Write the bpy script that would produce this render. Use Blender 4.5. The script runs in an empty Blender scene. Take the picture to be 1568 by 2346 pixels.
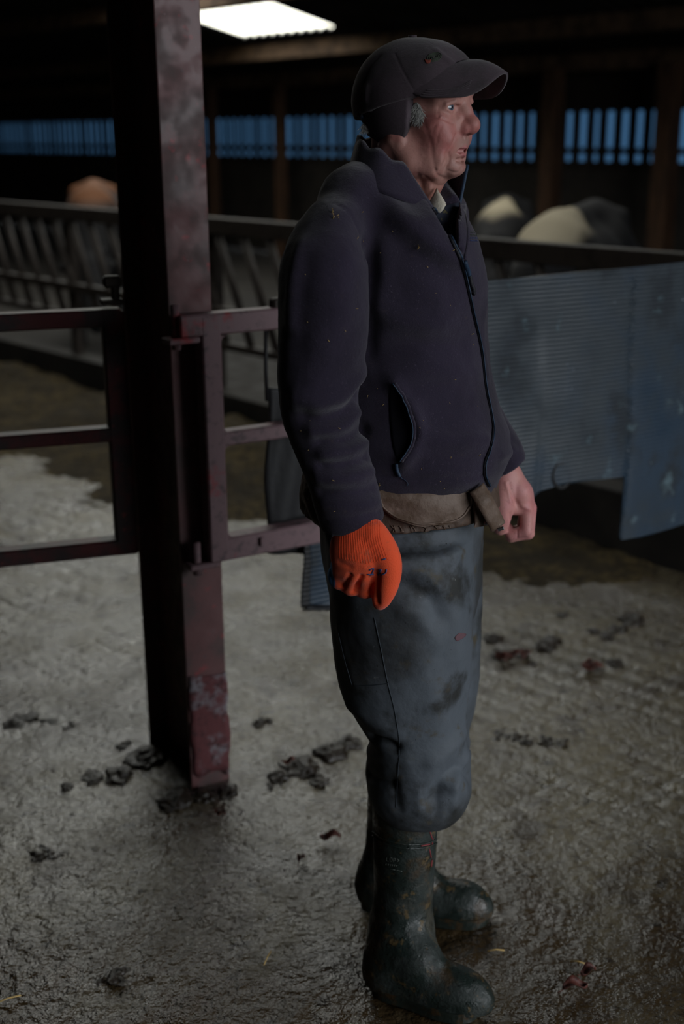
import bpy, math, random
import numpy as np
from mathutils import Vector, Matrix
from mathutils.bvhtree import BVHTree

random.seed(7); rng = np.random.default_rng(7)
SC = bpy.context.scene
COL = SC.collection

# ------------------------------------------------------------------ camera
CH, FPX, PITCH, ROLL = 1.60, 2800.0, math.radians(17.3), math.radians(0.4)
CX, CY = 784.0, 1173.0
_f = np.array([0, math.cos(PITCH), -math.sin(PITCH)])
_u0 = np.array([0, math.sin(PITCH), math.cos(PITCH)])
_r0 = np.array([1.0, 0, 0])
_r = math.cos(ROLL) * _r0 - math.sin(ROLL) * _u0
_u = math.cos(ROLL) * _u0 + math.sin(ROLL) * _r0
CAM = np.array([0, 0, CH])
def ray(px, py):
    return _f + (px - CX) / FPX * _r + (CY - py) / FPX * _u
def W(px, py, Y):                     # point on a pixel's ray at forward distance Y
    d = ray(px, py); return CAM + d * (Y / d[1])
def G(px, py, z=0.0):                 # point on a pixel's ray at height z
    d = ray(px, py); return CAM + d * ((z - CH) / d[2])
def PL(px, py, p0, n):                # point on a pixel's ray on a plane
    d = ray(px, py); n = np.asarray(n, float)
    return CAM + d * (np.dot(np.asarray(p0) - CAM, n) / np.dot(d, n))
def pxm(P):                           # pixels per metre at a point
    return FPX / np.dot(np.asarray(P) - CAM, _f)

cd = bpy.data.cameras.new('camera'); co = bpy.data.objects.new('camera', cd); COL.objects.link(co)
cd.sensor_fit = 'VERTICAL'; cd.sensor_height = 36.0; cd.lens = FPX * 36.0 / 2346.0
m = Matrix.Identity(4)
for i in range(3):
    m[i][0] = _r[i]; m[i][1] = _u[i]; m[i][2] = -_f[i]; m[i][3] = CAM[i]
co.matrix_world = m
cd.dof.use_dof = True; cd.dof.focus_distance = 2.06; cd.dof.aperture_fstop = 2.4
cd.clip_start = 0.05; cd.clip_end = 300
SC.camera = co

# ------------------------------------------------------------------ world, exposure
wd = bpy.data.worlds.new('sky'); SC.world = wd; wd.use_nodes = True
bg = wd.node_tree.nodes['Background']
bg.inputs['Color'].default_value = (0.90, 0.95, 1.0, 1); bg.inputs['Strength'].default_value = 2.6
SC.view_settings.view_transform = 'Standard'
try: SC.view_settings.look = 'None'
except Exception: pass
SC.view_settings.gamma = 1.0
SC.view_settings.exposure = 0.90
SC.view_settings.use_curve_mapping = False

# barn axes: U runs along the boarded far wall, N from that wall towards the camera
P0 = np.array([3.2, 12.6, 0.0]); U = np.array([-0.656, 0.755, 0.0]); N = np.array([-0.755, -0.656, 0.0]); Z = np.array([0, 0, 1.0])
U /= np.linalg.norm(U); N = np.array([-U[1], U[0], 0.0])
UMIN, UMAX, SMAX, EAVE, SLOPE = -10.6, 21.0, 14.0, 2.30, 0.22
def B(u, s, z): return P0 + U * u + N * s + Z * z
def roofz(s): return EAVE + SLOPE * s
def portal(c, ax, ay, sx, sy):        # sky portal in a real opening
    ld = bpy.data.lights.new('sky_portal', 'AREA'); ld.shape = 'RECTANGLE'; ld.size = sx; ld.size_y = sy
    ld.cycles.is_portal = True
    o = bpy.data.objects.new('sky_portal', ld); COL.objects.link(o)
    ax = np.array(ax, float); ax /= np.linalg.norm(ax); ay = np.array(ay, float); ay /= np.linalg.norm(ay); az = np.cross(ax, ay)
    mm = Matrix.Identity(4)
    for i in range(3): mm[i][0] = ax[i]; mm[i][1] = ay[i]; mm[i][2] = az[i]; mm[i][3] = c[i]
    o.matrix_world = mm; o['kind'] = 'helper'
DOOR = (5.2, 10.4, 0.0, 3.4)          # opening in the near gable: s0, s1, z0, z1
ROOFLIGHTS = [(3.1, 4.75, 1.62, 5.4), (0.6, 1.9, 3.3, 8.6), (-2.5, -1.3, 3.2, 8.6)]  # u0,u1,s0,s1

# ------------------------------------------------------------------ noise + sdf tools
def _h(ix, iy, iz):
    n = (ix * 374761393 + iy * 668265263 + iz * 2147483647 // 3 + 1274126177) & 0xffffffff
    n = ((n ^ (n >> 13)) * 1274126177) & 0xffffffff
    return ((n ^ (n >> 16)) & 0xffff).astype(np.float64) / 65535.0
def vnoise(p):
    p = np.asarray(p, float); i = np.floor(p).astype(np.int64); f = p - i; f = f * f * (3 - 2 * f)
    r = 0
    for dx in (0, 1):
        for dy in (0, 1):
            for dz in (0, 1):
                w = (f[:, 0] if dx else 1 - f[:, 0]) * (f[:, 1] if dy else 1 - f[:, 1]) * (f[:, 2] if dz else 1 - f[:, 2])
                r = r + w * _h(i[:, 0] + dx, i[:, 1] + dy, i[:, 2] + dz)
    return r * 2 - 1
def fbm(p, o=4):
    a, r, s = 1.0, 0, 0
    for k in range(o):
        r = r + a * vnoise(np.asarray(p) * 2 ** k + 17.3 * k); s += a; a *= 0.5
    return r / s

class SDF:
    def __init__(self, lo, hi, h):
        self.lo = np.array(lo, float); self.h = h
        self.n = np.ceil((np.array(hi) - self.lo) / h).astype(int) + 1
        self.f = np.full(self.n, 1.0, np.float32)
        self.ax = [(self.lo[i] + h * np.arange(self.n[i])).astype(np.float32) for i in range(3)]
    def _win(self, lo, hi):
        a = np.clip(np.floor((np.array(lo) - self.lo) / self.h).astype(int), 0, self.n - 1)
        b = np.clip(np.ceil((np.array(hi) - self.lo) / self.h).astype(int) + 1, 1, self.n)
        if np.any(b <= a): return None, None
        sl = tuple(slice(a[i], b[i]) for i in range(3))
        g = (self.ax[0][sl[0]][:, None, None], self.ax[1][sl[1]][None, :, None], self.ax[2][sl[2]][None, None, :])
        return sl, g
    def _mix(self, sl, d, k, sub=False):
        F = self.f[sl]
        if sub:
            if k <= 0: self.f[sl] = np.maximum(F, -d); return
            h = np.clip(0.5 - 0.5 * (F + d) / k, 0, 1); self.f[sl] = F * (1 - h) - d * h + k * h * (1 - h)
        else:
            if k <= 0: self.f[sl] = np.minimum(F, d); return
            h = np.clip(0.5 + 0.5 * (F - d) / k, 0, 1); self.f[sl] = F * (1 - h) + d * h - k * h * (1 - h)
    def ell(self, c, r, k=0.01, R=None, sub=False):
        c = np.array(c, float); r = np.array(r, float) * np.ones(3); m = r.max() + 2 * k + 4 * self.h
        sl, g = self._win(c - m, c + m)
        if sl is None: return
        q = [g[i] - np.float32(c[i]) for i in range(3)]
        if R is not None: q = [sum(np.float32(R[j][i]) * q[i] for i in range(3)) for j in range(3)]
        k0 = np.sqrt(sum((q[i] / r[i]) ** 2 for i in range(3))); k1 = np.sqrt(sum((q[i] / r[i] ** 2) ** 2 for i in range(3))) + 1e-9
        self._mix(sl, (k0 * (k0 - 1) / k1).astype(np.float32), k, sub)
    def cap(self, a, b, ra, rb=None, k=0.01, sub=False, flat=None):
        a = np.array(a, float); b = np.array(b, float); rb = ra if rb is None else rb
        m = max(ra, rb) + 2 * k + 4 * self.h
        sl, g = self._win(np.minimum(a, b) - m, np.maximum(a, b) + m)
        if sl is None: return
        ba = b - a; L = float(ba @ ba) + 1e-12
        pa = [g[i] - np.float32(a[i]) for i in range(3)]
        t = np.clip(sum(pa[i] * np.float32(ba[i]) for i in range(3)) / L, 0, 1)
        d = np.sqrt(sum((pa[i] - np.float32(ba[i]) * t) ** 2 for i in range(3))) - (ra + (rb - ra) * t)
        self._mix(sl, d.astype(np.float32), k, sub)
    def chain(self, pts, rad, k=0.01, sub=False, sm=0):
        pts = [np.array(p, float) for p in pts]
        if sm:
            pts, rad = resample(pts, sm, rad)
        for i in range(len(pts) - 1): self.cap(pts[i], pts[i + 1], rad[i], rad[i + 1], k if i == 0 else min(k, 0.02), sub)
    def loft(self, rows, k=0.02, sub=False, p=2.0):      # rows: (z, cx, cy, rx, ry)
        rows = sorted(rows); A = np.array(rows); zs = A[:, 0]
        m = 2 * k + 6 * self.h
        lo = [(A[:, 1] - A[:, 3]).min() - m, (A[:, 2] - A[:, 4]).min() - m, zs[0] - m]
        hi = [(A[:, 1] + A[:, 3]).max() + m, (A[:, 2] + A[:, 4]).max() + m, zs[-1] + m]
        sl, g = self._win(lo, hi)
        if sl is None: return
        zz = g[2].ravel(); v = [smooth_interp(zz, zs, A[:, i]) for i in range(1, 5)]
        cx, cy, rx, ry = [x[None, None, :].astype(np.float32) for x in v]
        qx = np.abs((g[0] - cx) / rx); qy = np.abs((g[1] - cy) / ry)
        e = (qx ** p + qy ** p) ** (1.0 / p)
        d = (e - 1) * np.minimum(rx, ry)
        dz = np.maximum(zs[0] - g[2], g[2] - zs[-1])
        d = np.maximum(d, dz)
        self._mix(sl, d.astype(np.float32), k, sub)
    def cut(self, p, n):                                  # remove the side n points to
        n = np.array(n, float); n /= np.linalg.norm(n)
        d = sum((self.ax[i].reshape([-1 if j == i else 1 for j in range(3)]) - np.float32(p[i])) * np.float32(n[i]) for i in range(3))
        self.f = np.maximum(self.f, d.astype(np.float32))
    def mesh(self):
        f = self.f.copy(); f[0] = f[-1] = 1; f[:, 0] = f[:, -1] = 1; f[:, :, 0] = f[:, :, -1] = 1
        s = f < 0
        c = np.zeros(np.array(f.shape) - 1, np.int8)
        nx, ny, nz = f.shape
        corner = [(i, j, k) for i in (0, 1) for j in (0, 1) for k in (0, 1)]
        for (i, j, k) in corner: c += s[i:nx - 1 + i, j:ny - 1 + j, k:nz - 1 + k]
        act = (c > 0) & (c < 8)
        idx = np.argwhere(act); vid = np.full(act.shape, -1, np.int64); vid[act] = np.arange(len(idx))
        acc = np.zeros((len(idx), 3)); cnt = np.zeros(len(idx))
        val = {cr: f[idx[:, 0] + cr[0], idx[:, 1] + cr[1], idx[:, 2] + cr[2]].astype(float) for cr in corner}
        for a in corner:
            for ax in range(3):
                if a[ax] == 0:
                    b = list(a); b[ax] = 1; b = tuple(b)
                    va, vb = val[a], val[b]; x = (va < 0) != (vb < 0)
                    t = np.where(x, va / np.where(x, va - vb, 1), 0)
                    pos = np.tile(np.array(a, float), (len(idx), 1)); pos[:, ax] += t
                    acc += pos * x[:, None]; cnt += x
        V = self.lo + self.h * (idx + acc / cnt[:, None])
        Fs = []
        for ax in range(3):
            b1, b2 = [(1, 2), (2, 0), (0, 1)][ax]
            sh = [slice(0, n) for n in f.shape]; sA = list(sh); sB = list(sh)
            sA[ax] = slice(0, f.shape[ax] - 1); sB[ax] = slice(1, f.shape[ax])
            d = s[tuple(sA)] != s[tuple(sB)]
            e = np.argwhere(d); e = e[(e[:, b1] > 0) & (e[:, b2] > 0) & (e[:, b1] < f.shape[b1] - 1) & (e[:, b2] < f.shape[b2] - 1)]
            if not len(e): continue
            q = []
            for (o1, o2) in ((-1, -1), (0, -1), (0, 0), (-1, 0)):
                ee = e.copy(); ee[:, b1] += o1; ee[:, b2] += o2; q.append(vid[ee[:, 0], ee[:, 1], ee[:, 2]])
            q = np.stack(q, 1); inside = s[e[:, 0], e[:, 1], e[:, 2]]
            q[~inside] = q[~inside][:, ::-1]; Fs.append(q)
        return V, np.concatenate(Fs)

def smooth_interp(x, xs, ys):
    xs = np.asarray(xs, float); ys = np.asarray(ys, float)
    m = np.zeros_like(ys)
    d = np.diff(ys) / np.diff(xs)
    m[1:-1] = np.where(d[1:] * d[:-1] > 0, 2 * d[1:] * d[:-1] / (d[1:] + d[:-1] + 1e-12), 0); m[0] = d[0]; m[-1] = d[-1]
    x = np.clip(x, xs[0], xs[-1]); i = np.clip(np.searchsorted(xs, x) - 1, 0, len(xs) - 2)
    h = xs[i + 1] - xs[i]; t = (x - xs[i]) / h
    return ys[i] * (2 * t ** 3 - 3 * t ** 2 + 1) + m[i] * h * (t ** 3 - 2 * t ** 2 + t) + ys[i + 1] * (-2 * t ** 3 + 3 * t ** 2) + m[i + 1] * h * (t ** 3 - t ** 2)
def resample(pts, n, rad=None):
    P = np.array(pts, float); k = len(P); out = []; ro = []
    for i in range(k - 1):
        p0, p1, p2, p3 = P[max(i - 1, 0)], P[i], P[i + 1], P[min(i + 2, k - 1)]
        for j in range(n):
            t = j / n
            out.append(0.5 * (2 * p1 + (p2 - p0) * t + (2 * p0 - 5 * p1 + 4 * p2 - p3) * t * t + (3 * p1 - p0 - 3 * p2 + p3) * t ** 3))
            if rad is not None: ro.append(rad[i] + (rad[i + 1] - rad[i]) * t)
    out.append(P[-1])
    if rad is not None: ro.append(rad[-1]); return out, ro
    return np.array(out)
def normals(V, F):
    F = np.asarray(F)
    n = np.cross(V[F[:, 2]] - V[F[:, 0]], V[F[:, 3]] - V[F[:, 1]])
    o = np.zeros_like(V)
    for i in range(4): np.add.at(o, F[:, i], n)
    return o / (np.linalg.norm(o, axis=1, keepdims=True) + 1e-12)
def relax(V, F, it=1, w=0.5):
    F = np.asarray(F)
    for _ in range(it):
        s = np.zeros_like(V); c = np.zeros(len(V))
        for i in range(4):
            a, b = F[:, i], F[:, (i + 1) % 4]
            np.add.at(s, a, V[b]); np.add.at(c, a, 1); np.add.at(s, b, V[a]); np.add.at(c, b, 1)
        V = V * (1 - w) + w * s / np.maximum(c, 1)[:, None]
    return V
def pdist(V, P):
    P = np.array(P, float); d = np.full(len(V), 1e9)
    for i in range(len(P) - 1):
        a, b = P[i], P[i + 1]; ba = b - a; t = np.clip(((V - a) @ ba) / (ba @ ba + 1e-12), 0, 1)
        d = np.minimum(d, np.linalg.norm(V - a - t[:, None] * ba, axis=1))
    return d
def bvh(V, F): return BVHTree.FromPolygons([Vector(v) for v in V], [tuple(int(i) for i in f) for f in F])
def cast(tree, px, py, off=0.0):
    h = tree.ray_cast(Vector(CAM), Vector(ray(px, py)).normalized())
    if h[0] is None: return None
    n = np.array(h[1]); 
    if n @ ray(px, py) > 0: n = -n
    return np.array(h[0]) + n * off
def castline(tree, pts, off=0.0, n=6):
    out = [cast(tree, p[0], p[1], off) for p in resample(pts, n)]
    return [p for p in out if p is not None]
def sculpt(V, F, strokes, passes=1):                     # strokes: (pixel polyline, amp, sigma)
    T = bvh(V, F); Nn = normals(V, F); D = np.zeros(len(V))
    for (pl, amp, sg) in strokes:
        L = castline(T, pl, 0.0, 4)
        if len(L) < 2: continue
        dd = pdist(V, L); D += amp * np.exp(-(dd / sg) ** 2)
    return V + Nn * D[:, None]

# ------------------------------------------------------------------ object helpers
def mk(name, V, F, mat, parent=None, smooth=True, col=None):
    me = bpy.data.meshes.new(name)
    me.from_pydata([tuple(map(float, v)) for v in V] if not isinstance(V, np.ndarray) else V.tolist(), [], F.tolist() if isinstance(F, np.ndarray) else [tuple(map(int, f)) for f in F])
    me.update()
    if smooth: me.polygons.foreach_set('use_smooth', [True] * len(me.polygons))
    if col is not None:
        a = me.color_attributes.new('tint', 'FLOAT_COLOR', 'POINT')
        a.data.foreach_set('color', np.concatenate([col, np.ones((len(col), 1))], 1).astype(np.float32).ravel())
    me.materials.append(mat)
    o = bpy.data.objects.new(name, me); COL.objects.link(o)
    if parent is not None: o.parent = parent; o.matrix_parent_inverse = parent.matrix_world.inverted() if parent.type == 'EMPTY' else Matrix.Identity(4)
    return o
def empty(name, loc=(0, 0, 0)):
    o = bpy.data.objects.new(name, None); COL.objects.link(o); o.location = loc; o.empty_display_size = 0.1
    o.matrix_world = Matrix.Translation(Vector(loc)); return o
def tag(o, label=None, cat=None, group=None, kind=None):
    if label: o['label'] = label
    if cat: o['category'] = cat
    if group: o['group'] = group
    if kind: o['kind'] = kind
    return o
class MB:
    def __init__(s): s.v = []; s.f = []
    def add(s, V, F):
        b = len(s.v); s.v += [tuple(map(float, v)) for v in V]; s.f += [tuple(int(i) + b for i in f) for f in F]
    def box(s, c, ax, ay, az, sx, sy, sz, bev=0.0):      # bevelled box with axes and full sizes
        c = np.array(c, float); ax, ay, az = [np.array(a, float) / np.linalg.norm(a) for a in (ax, ay, az)]
        h = np.array([sx, sy, sz]) / 2
        if bev <= 0:
            V = [c + ax * h[0] * i + ay * h[1] * j + az * h[2] * k for i in (-1, 1) for j in (-1, 1) for k in (-1, 1)]
            s.add(V, [(0, 1, 3, 2), (4, 6, 7, 5), (0, 4, 5, 1), (2, 3, 7, 6), (0, 2, 6, 4), (1, 5, 7, 3)]); return
        V = []; id = {}
        for i in (-1, 1):
            for j in (-1, 1):
                for k in (-1, 1):
                    for a in range(3):
                        q = h - bev; q[a] = h[a]; q = q * np.array([i, j, k]); id[(i, j, k, a)] = len(V); V.append(c + ax * q[0] + ay * q[1] + az * q[2])
        F = []
        for a in range(3):
            b, d = (a + 1) % 3, (a + 2) % 3
            for sg in (-1, 1):
                q = []
                for (p, r) in ((-1, -1), (1, -1), (1, 1), (-1, 1)):
                    t = [0, 0, 0]; t[a] = sg; t[b] = p; t[d] = r; q.append(id[(*t, a)])
                F.append(q if sg > 0 else q[::-1])
        for a in range(3):
            b, d = (a + 1) % 3, (a + 2) % 3
            for p in (-1, 1):
                for r in (-1, 1):
                    t0 = [0, 0, 0]; t0[b] = p; t0[d] = r; t1 = list(t0); t0[a] = -1; t1[a] = 1
                    F.append([id[(*t0, b)], id[(*t1, b)], id[(*t1, d)], id[(*t0, d)]])
        for i in (-1, 1):
            for j in (-1, 1):
                for k in (-1, 1): F.append([id[(i, j, k, 0)], id[(i, j, k, 1)], id[(i, j, k, 2)]])
        s.add(V, F)
    def bar(s, a, b, w, h, up=(0, 0, 1), bev=0.003):
        a = np.array(a, float); b = np.array(b, float); d = b - a; L = np.linalg.norm(d); d /= L
        up = np.array(up, float); sd = np.cross(up, d); sd /= np.linalg.norm(sd); up = np.cross(d, sd)
        s.box((a + b) / 2, d, sd, up, L, w, h, bev)
    def tube(s, pts, r, n=8, cap=True):
        P = np.array(pts, float); R = np.ones(len(P)) * r
        t = np.gradient(P, axis=0); t /= np.linalg.norm(t, axis=1, keepdims=True) + 1e-12
        ref = np.array([0.13, 0.21, 0.97]); V = []
        for i in range(len(P)):
            a = np.cross(t[i], ref); a /= np.linalg.norm(a) + 1e-9; b = np.cross(t[i], a)
            for j in range(n):
                th = 2 * math.pi * j / n; V.append(P[i] + R[i] * (a * math.cos(th) + b * math.sin(th)))
        F = [(i * n + j, i * n + (j + 1) % n, (i + 1) * n + (j + 1) % n, (i + 1) * n + j) for i in range(len(P) - 1) for j in range(n)]
        if cap: F += [tuple(range(n))[::-1], tuple((len(P) - 1) * n + j for j in range(n))]
        s.add(V, F)
    def build(s, name, mat, parent=None, smooth=False):
        o = mk(name, s.v, s.f, mat, parent, smooth); return o
def fixnorm(o):
    import bmesh
    b = bmesh.new(); b.from_mesh(o.data); bmesh.ops.recalc_face_normals(b, faces=b.faces); b.to_mesh(o.data); b.free(); return o
def tube(name, pts, r, mat, parent=None, n=8):
    b = MB(); b.tube(pts, r, n); return b.build(name, mat, parent, True)
def sheet(name, P, thick, mat, parent=None):             # grid of points (nu,nv,3) -> thick sheet
    nu, nv, _ = P.shape
    du = np.gradient(P, axis=0); dv = np.gradient(P, axis=1); n = np.cross(du, dv); n /= np.linalg.norm(n, axis=2, keepdims=True) + 1e-12
    A = P + n * thick / 2; Bk = P - n * thick / 2
    V = np.concatenate([A.reshape(-1, 3), Bk.reshape(-1, 3)]); o = nu * nv
    F = []
    for i in range(nu - 1):
        for j in range(nv - 1):
            a, b, c, d = i * nv + j, (i + 1) * nv + j, (i + 1) * nv + j + 1, i * nv + j + 1
            F += [(a, b, c, d), (a + o, d + o, c + o, b + o)]
    rim = [i * nv for i in range(nu)] + [(nu - 1) * nv + j for j in range(1, nv)] + [i * nv + nv - 1 for i in range(nu - 2, -1, -1)] + [j for j in range(nv - 2, 0, -1)]
    for i in range(len(rim)):
        a, b = rim[i], rim[(i + 1) % len(rim)]; F.append((a, a + o, b + o, b))
    return fixnorm(mk(name, V, F, mat, parent, True))
def patch(name, tree, left, right, nu, nv, off, thick, mat, parent=None):  # a piece of cloth laid on a surface between two pixel lines
    Lr = resample(left, 8); Rr = resample(right, 8)
    li = np.linspace(0, len(Lr) - 1, nv); ri = np.linspace(0, len(Rr) - 1, nv)
    gl = lambda A, x: np.array([np.interp(x, np.arange(len(A)), A[:, i]) for i in range(2)]).T
    A, Bq = gl(Lr, li), gl(Rr, ri); P = np.zeros((nu, nv, 3)); last = None
    for j in range(nv):
        for i in range(nu):
            q = A[j] + (Bq[j] - A[j]) * i / (nu - 1); h = cast(tree, q[0], q[1], off)
            if h is None: h = last if last is not None else W(q[0], q[1], 2.1)
            P[i, j] = h; last = h
    return sheet(name, P, thick, mat, parent)

# ------------------------------------------------------------------ materials
def srgb(r, g, b):
    f = lambda c: ((c / 255) / 12.92 if c / 255 <= 0.04045 else ((c / 255 + 0.055) / 1.055) ** 2.4)
    return (f(r), f(g), f(b), 1)
def mat(name, base, rough=0.6, spec=0.4, metal=0.0, layers=(), bumps=(), attr=None, sheen=0.0, rlayer=None, sss=0.0, coat=0.0, stretch=None):
    m = bpy.data.materials.new(name); m.use_nodes = True; nt = m.node_tree; nd = nt.nodes; lk = nt.links
    p = nd['Principled BSDF']; tc = nd.new('ShaderNodeTexCoord')
    src = tc.outputs['Object']
    if stretch:
        mp = nd.new('ShaderNodeMapping'); mp.inputs['Scale'].default_value = stretch; lk.new(src, mp.inputs['Vector']); vec = mp.outputs['Vector']
    else: vec = src
    if attr:
        a = nd.new('ShaderNodeAttribute'); a.attribute_name = attr; col = a.outputs['Color']
    else:
        c = nd.new('ShaderNodeRGB'); c.outputs[0].default_value = base; col = c.outputs[0]
    masks = []
    for (sc, c2, lo, hi, det) in layers:
        n = nd.new('ShaderNodeTexNoise'); n.inputs['Scale'].default_value = sc; n.inputs['Detail'].default_value = det; n.inputs['Roughness'].default_value = 0.6; lk.new(vec, n.inputs['Vector'])
        r = nd.new('ShaderNodeMapRange'); r.inputs[1].default_value = lo; r.inputs[2].default_value = hi; r.interpolation_type = 'SMOOTHSTEP'; lk.new(n.outputs['Fac'], r.inputs[0])
        x = nd.new('ShaderNodeMix'); x.data_type = 'RGBA'; lk.new(r.outputs[0], x.inputs[0]); lk.new(col, x.inputs[6]); x.inputs[7].default_value = c2; col = x.outputs[2]; masks.append(r.outputs[0])
    lk.new(col, p.inputs['Base Color'])
    p.inputs['Roughness'].default_value = rough; p.inputs['Metallic'].default_value = metal; p.inputs['Specular IOR Level'].default_value = spec
    if rlayer:
        sc, lo, hi, r0, r1 = rlayer
        n = nd.new('ShaderNodeTexNoise'); n.inputs['Scale'].default_value = sc; n.inputs['Detail'].default_value = 4; lk.new(vec, n.inputs['Vector'])
        r = nd.new('ShaderNodeMapRange'); r.inputs[1].default_value = lo; r.inputs[2].default_value = hi; r.inputs[3].default_value = r0; r.inputs[4].default_value = r1; lk.new(n.outputs['Fac'], r.inputs[0]); lk.new(r.outputs[0], p.inputs['Roughness'])
    prev = None
    for (sc, st, dist, det) in bumps:
        n = nd.new('ShaderNodeTexNoise'); n.inputs['Scale'].default_value = sc; n.inputs['Detail'].default_value = det; lk.new(vec, n.inputs['Vector'])
        b = nd.new('ShaderNodeBump'); b.inputs['Strength'].default_value = st; b.inputs['Distance'].default_value = dist; lk.new(n.outputs['Fac'], b.inputs['Height'])
        if prev: lk.new(prev, b.inputs['Normal'])
        prev = b.outputs['Normal']
    if prev: lk.new(prev, p.inputs['Normal'])
    if sheen: p.inputs['Sheen Weight'].default_value = sheen; p.inputs['Sheen Roughness'].default_value = 0.5
    if sss: p.inputs['Subsurface Weight'].default_value = sss; p.inputs['Subsurface Radius'].default_value = (0.012, 0.005, 0.003); p.inputs['Subsurface Scale'].default_value = 0.6
    if coat: p.inputs['Coat Weight'].default_value = coat; p.inputs['Coat Roughness'].default_value = 0.12
    return m
S = srgb
M = {}
M['skin'] = mat('skin', None, 0.48, 0.35, attr='tint', layers=[(240, S(150, 96, 92), .56, .78, 3)], bumps=[(900, .25, .0006, 2), (260, .25, .001, 3)], sss=0.06)
M['fleece'] = mat('fleece', S(48, 42, 57), 0.95, 0.1, layers=[(7, S(39, 34, 46), .4, .7, 4), (260, S(70, 63, 78), .6, .8, 2), (90, S(60, 52, 56), .62, .8, 4)], bumps=[(900, .6, .0012, 3), (220, .35, .002, 3)], sheen=0.25)
M['cap'] = mat('cap_wool', S(74, 64, 70), 0.95, 0.1, layers=[(16, S(60, 55, 57), .4, .7, 4), (500, S(84, 74, 80), .55, .8, 2)], bumps=[(1100, .6, .001, 3), (180, .3, .0015, 3)], sheen=0.2)
M['capdark'] = mat('cap_lining', S(38, 34, 42), 0.95, 0.1, bumps=[(900, .6, .001, 3)])
M['trouser'] = mat('trouser_cloth', S(82, 88, 95), 0.66, 0.3, layers=[(3.6, S(56, 58, 60), .42, .60, 6), (9, S(40, 41, 40), .52, .70, 6), (24, S(72, 66, 54), .58, .74, 6), (70, S(112, 114, 112), .66, .8, 5), (160, S(34, 32, 30), .68, .76, 3)], bumps=[(14, .5, .008, 5), (60, .4, .003, 5), (700, .2, .0006, 2)])
M['wax'] = mat('waxed_cotton', S(112, 95, 84), 0.6, 0.35, layers=[(18, S(86, 68, 54), .42, .66, 5), (70, S(134, 114, 102), .6, .78, 4)], bumps=[(55, .5, .006, 4), (400, .3, .001, 2)])
M['waxdark'] = mat('waxed_cotton_dark', S(78, 62, 52), 0.6, 0.35, layers=[(30, S(108, 86, 72), .5, .72, 5)], bumps=[(70, .5, .006, 4)])
M['boot'] = mat('boot_rubber', S(33, 41, 38), 0.5, 0.45, layers=[(8, S(66, 65, 58), .50, .68, 8), (12, S(50, 40, 26), .50, .60, 8), (48, S(84, 70, 46), .58, .68, 7), (130, S(22, 26, 24), .56, .66, 5), (90, S(104, 100, 90), .70, .78, 5)], bumps=[(55, .6, .005, 6), (240, .6, .0016, 4)], rlayer=(22, .40, .60, .24, .8))
M['sole'] = mat('boot_sole', S(34, 40, 36), 0.3, 0.5, layers=[(40, S(60, 46, 30), .5, .65, 5)], bumps=[(120, .5, .003, 4)])
M['glove'] = mat('glove_knit', None, 0.85, 0.2, attr='tint', layers=[(34, S(120, 74, 56), .58, .82, 5), (120, S(130, 84, 60), .66, .85, 3)], bumps=[(500, .5, .0012, 2)], sheen=0.2)
M['piping'] = mat('blue_piping', S(34, 54, 76), 0.6)
M['zip'] = mat('zip_tape', S(26, 26, 34), 0.6, bumps=[(900, .5, .001, 1)])
M['black'] = mat('pocket_lining', S(16, 15, 20), 0.95, 0.1)
M['stud'] = mat('stud_metal', S(150, 150, 150), 0.3, 0.5, 1.0)
M['hair'] = mat('grey_hair', S(178, 176, 172), 0.55, 0.4)
M['shirt'] = mat('shirt_cloth', S(205, 196, 180), 0.85, 0.2, layers=[(120, S(90, 96, 90), .6, .72, 3)], bumps=[(300, .5, .002, 3)])
M['eye'] = mat('eye', None, 0.2, 0.5, attr='tint', coat=0.6)
M['teeth'] = mat('teeth', S(215, 205, 190), 0.3, 0.5)
M['straw'] = mat('straw', S(190, 160, 100), 0.7)
M['green'] = mat('green_thread', S(62, 70, 58), 0.8)
M['red'] = mat('red_thread', S(120, 54, 42), 0.8)
M['redmark'] = mat('red_marker', S(128, 52, 56), 0.6)
M['print'] = mat('pale_print', S(86, 92, 86), 0.7)
M['bluep'] = mat('blue_print', S(60, 74, 120), 0.7)
RUST = [(10, S(88, 72, 71), .40, .6, 6), (26, S(136, 66, 68), .60, .70, 6), (60, S(92, 74, 76), .6, .75, 5), (140, S(150, 130, 130), .70, .8, 3)]
M['steel'] = mat('rusty_red_steel', S(106, 72, 72), 0.62, 0.4, 0.0, layers=RUST, bumps=[(60, .3, .002, 5)], rlayer=(20, .4, .65, .4, .75))
M['steelgate'] = mat('worn_gate_steel', S(118, 94, 98), 0.6, 0.4, 0.0, layers=[(9, S(140, 56, 60), .56, .66, 6), (40, S(86, 72, 74), .5, .7, 5), (150, S(160, 148, 140), .72, .8, 3)], bumps=[(70, .35, .002, 5)])
M['galv'] = mat('galvanised_steel', S(48, 41, 36), 0.65, 0.3, 0.1, layers=[(14, S(35, 28, 24), .48, .66, 5)], bumps=[(50, .25, .002, 4)])
M['timber'] = mat('old_timber', S(74, 52, 36), 0.8, 0.2, layers=[(6, S(44, 32, 24), .4, .65, 5)], bumps=[(30, .4, .004, 4)], stretch=(6, 6, 0.6))
M['board'] = mat('wall_board', S(40, 34, 28), 0.85, 0.2, layers=[(8, S(26, 22, 19), .4, .65, 5)], stretch=(4, 4, 0.6))
M['rubber'] = mat('black_rubber', S(28, 28, 30), 0.6, 0.4, bumps=[(60, .4, .003, 4)])
M['concrete'] = mat('wall_concrete', S(42, 38, 33), 0.85, 0.3, layers=[(3, S(28, 25, 22), .4, .65, 6)], bumps=[(20, .4, .006, 5)])
M['roof'] = mat('fibre_cement', S(44, 42, 40), 0.85, 0.2, layers=[(2, S(28, 26, 24), .4, .65, 6)])
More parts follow.
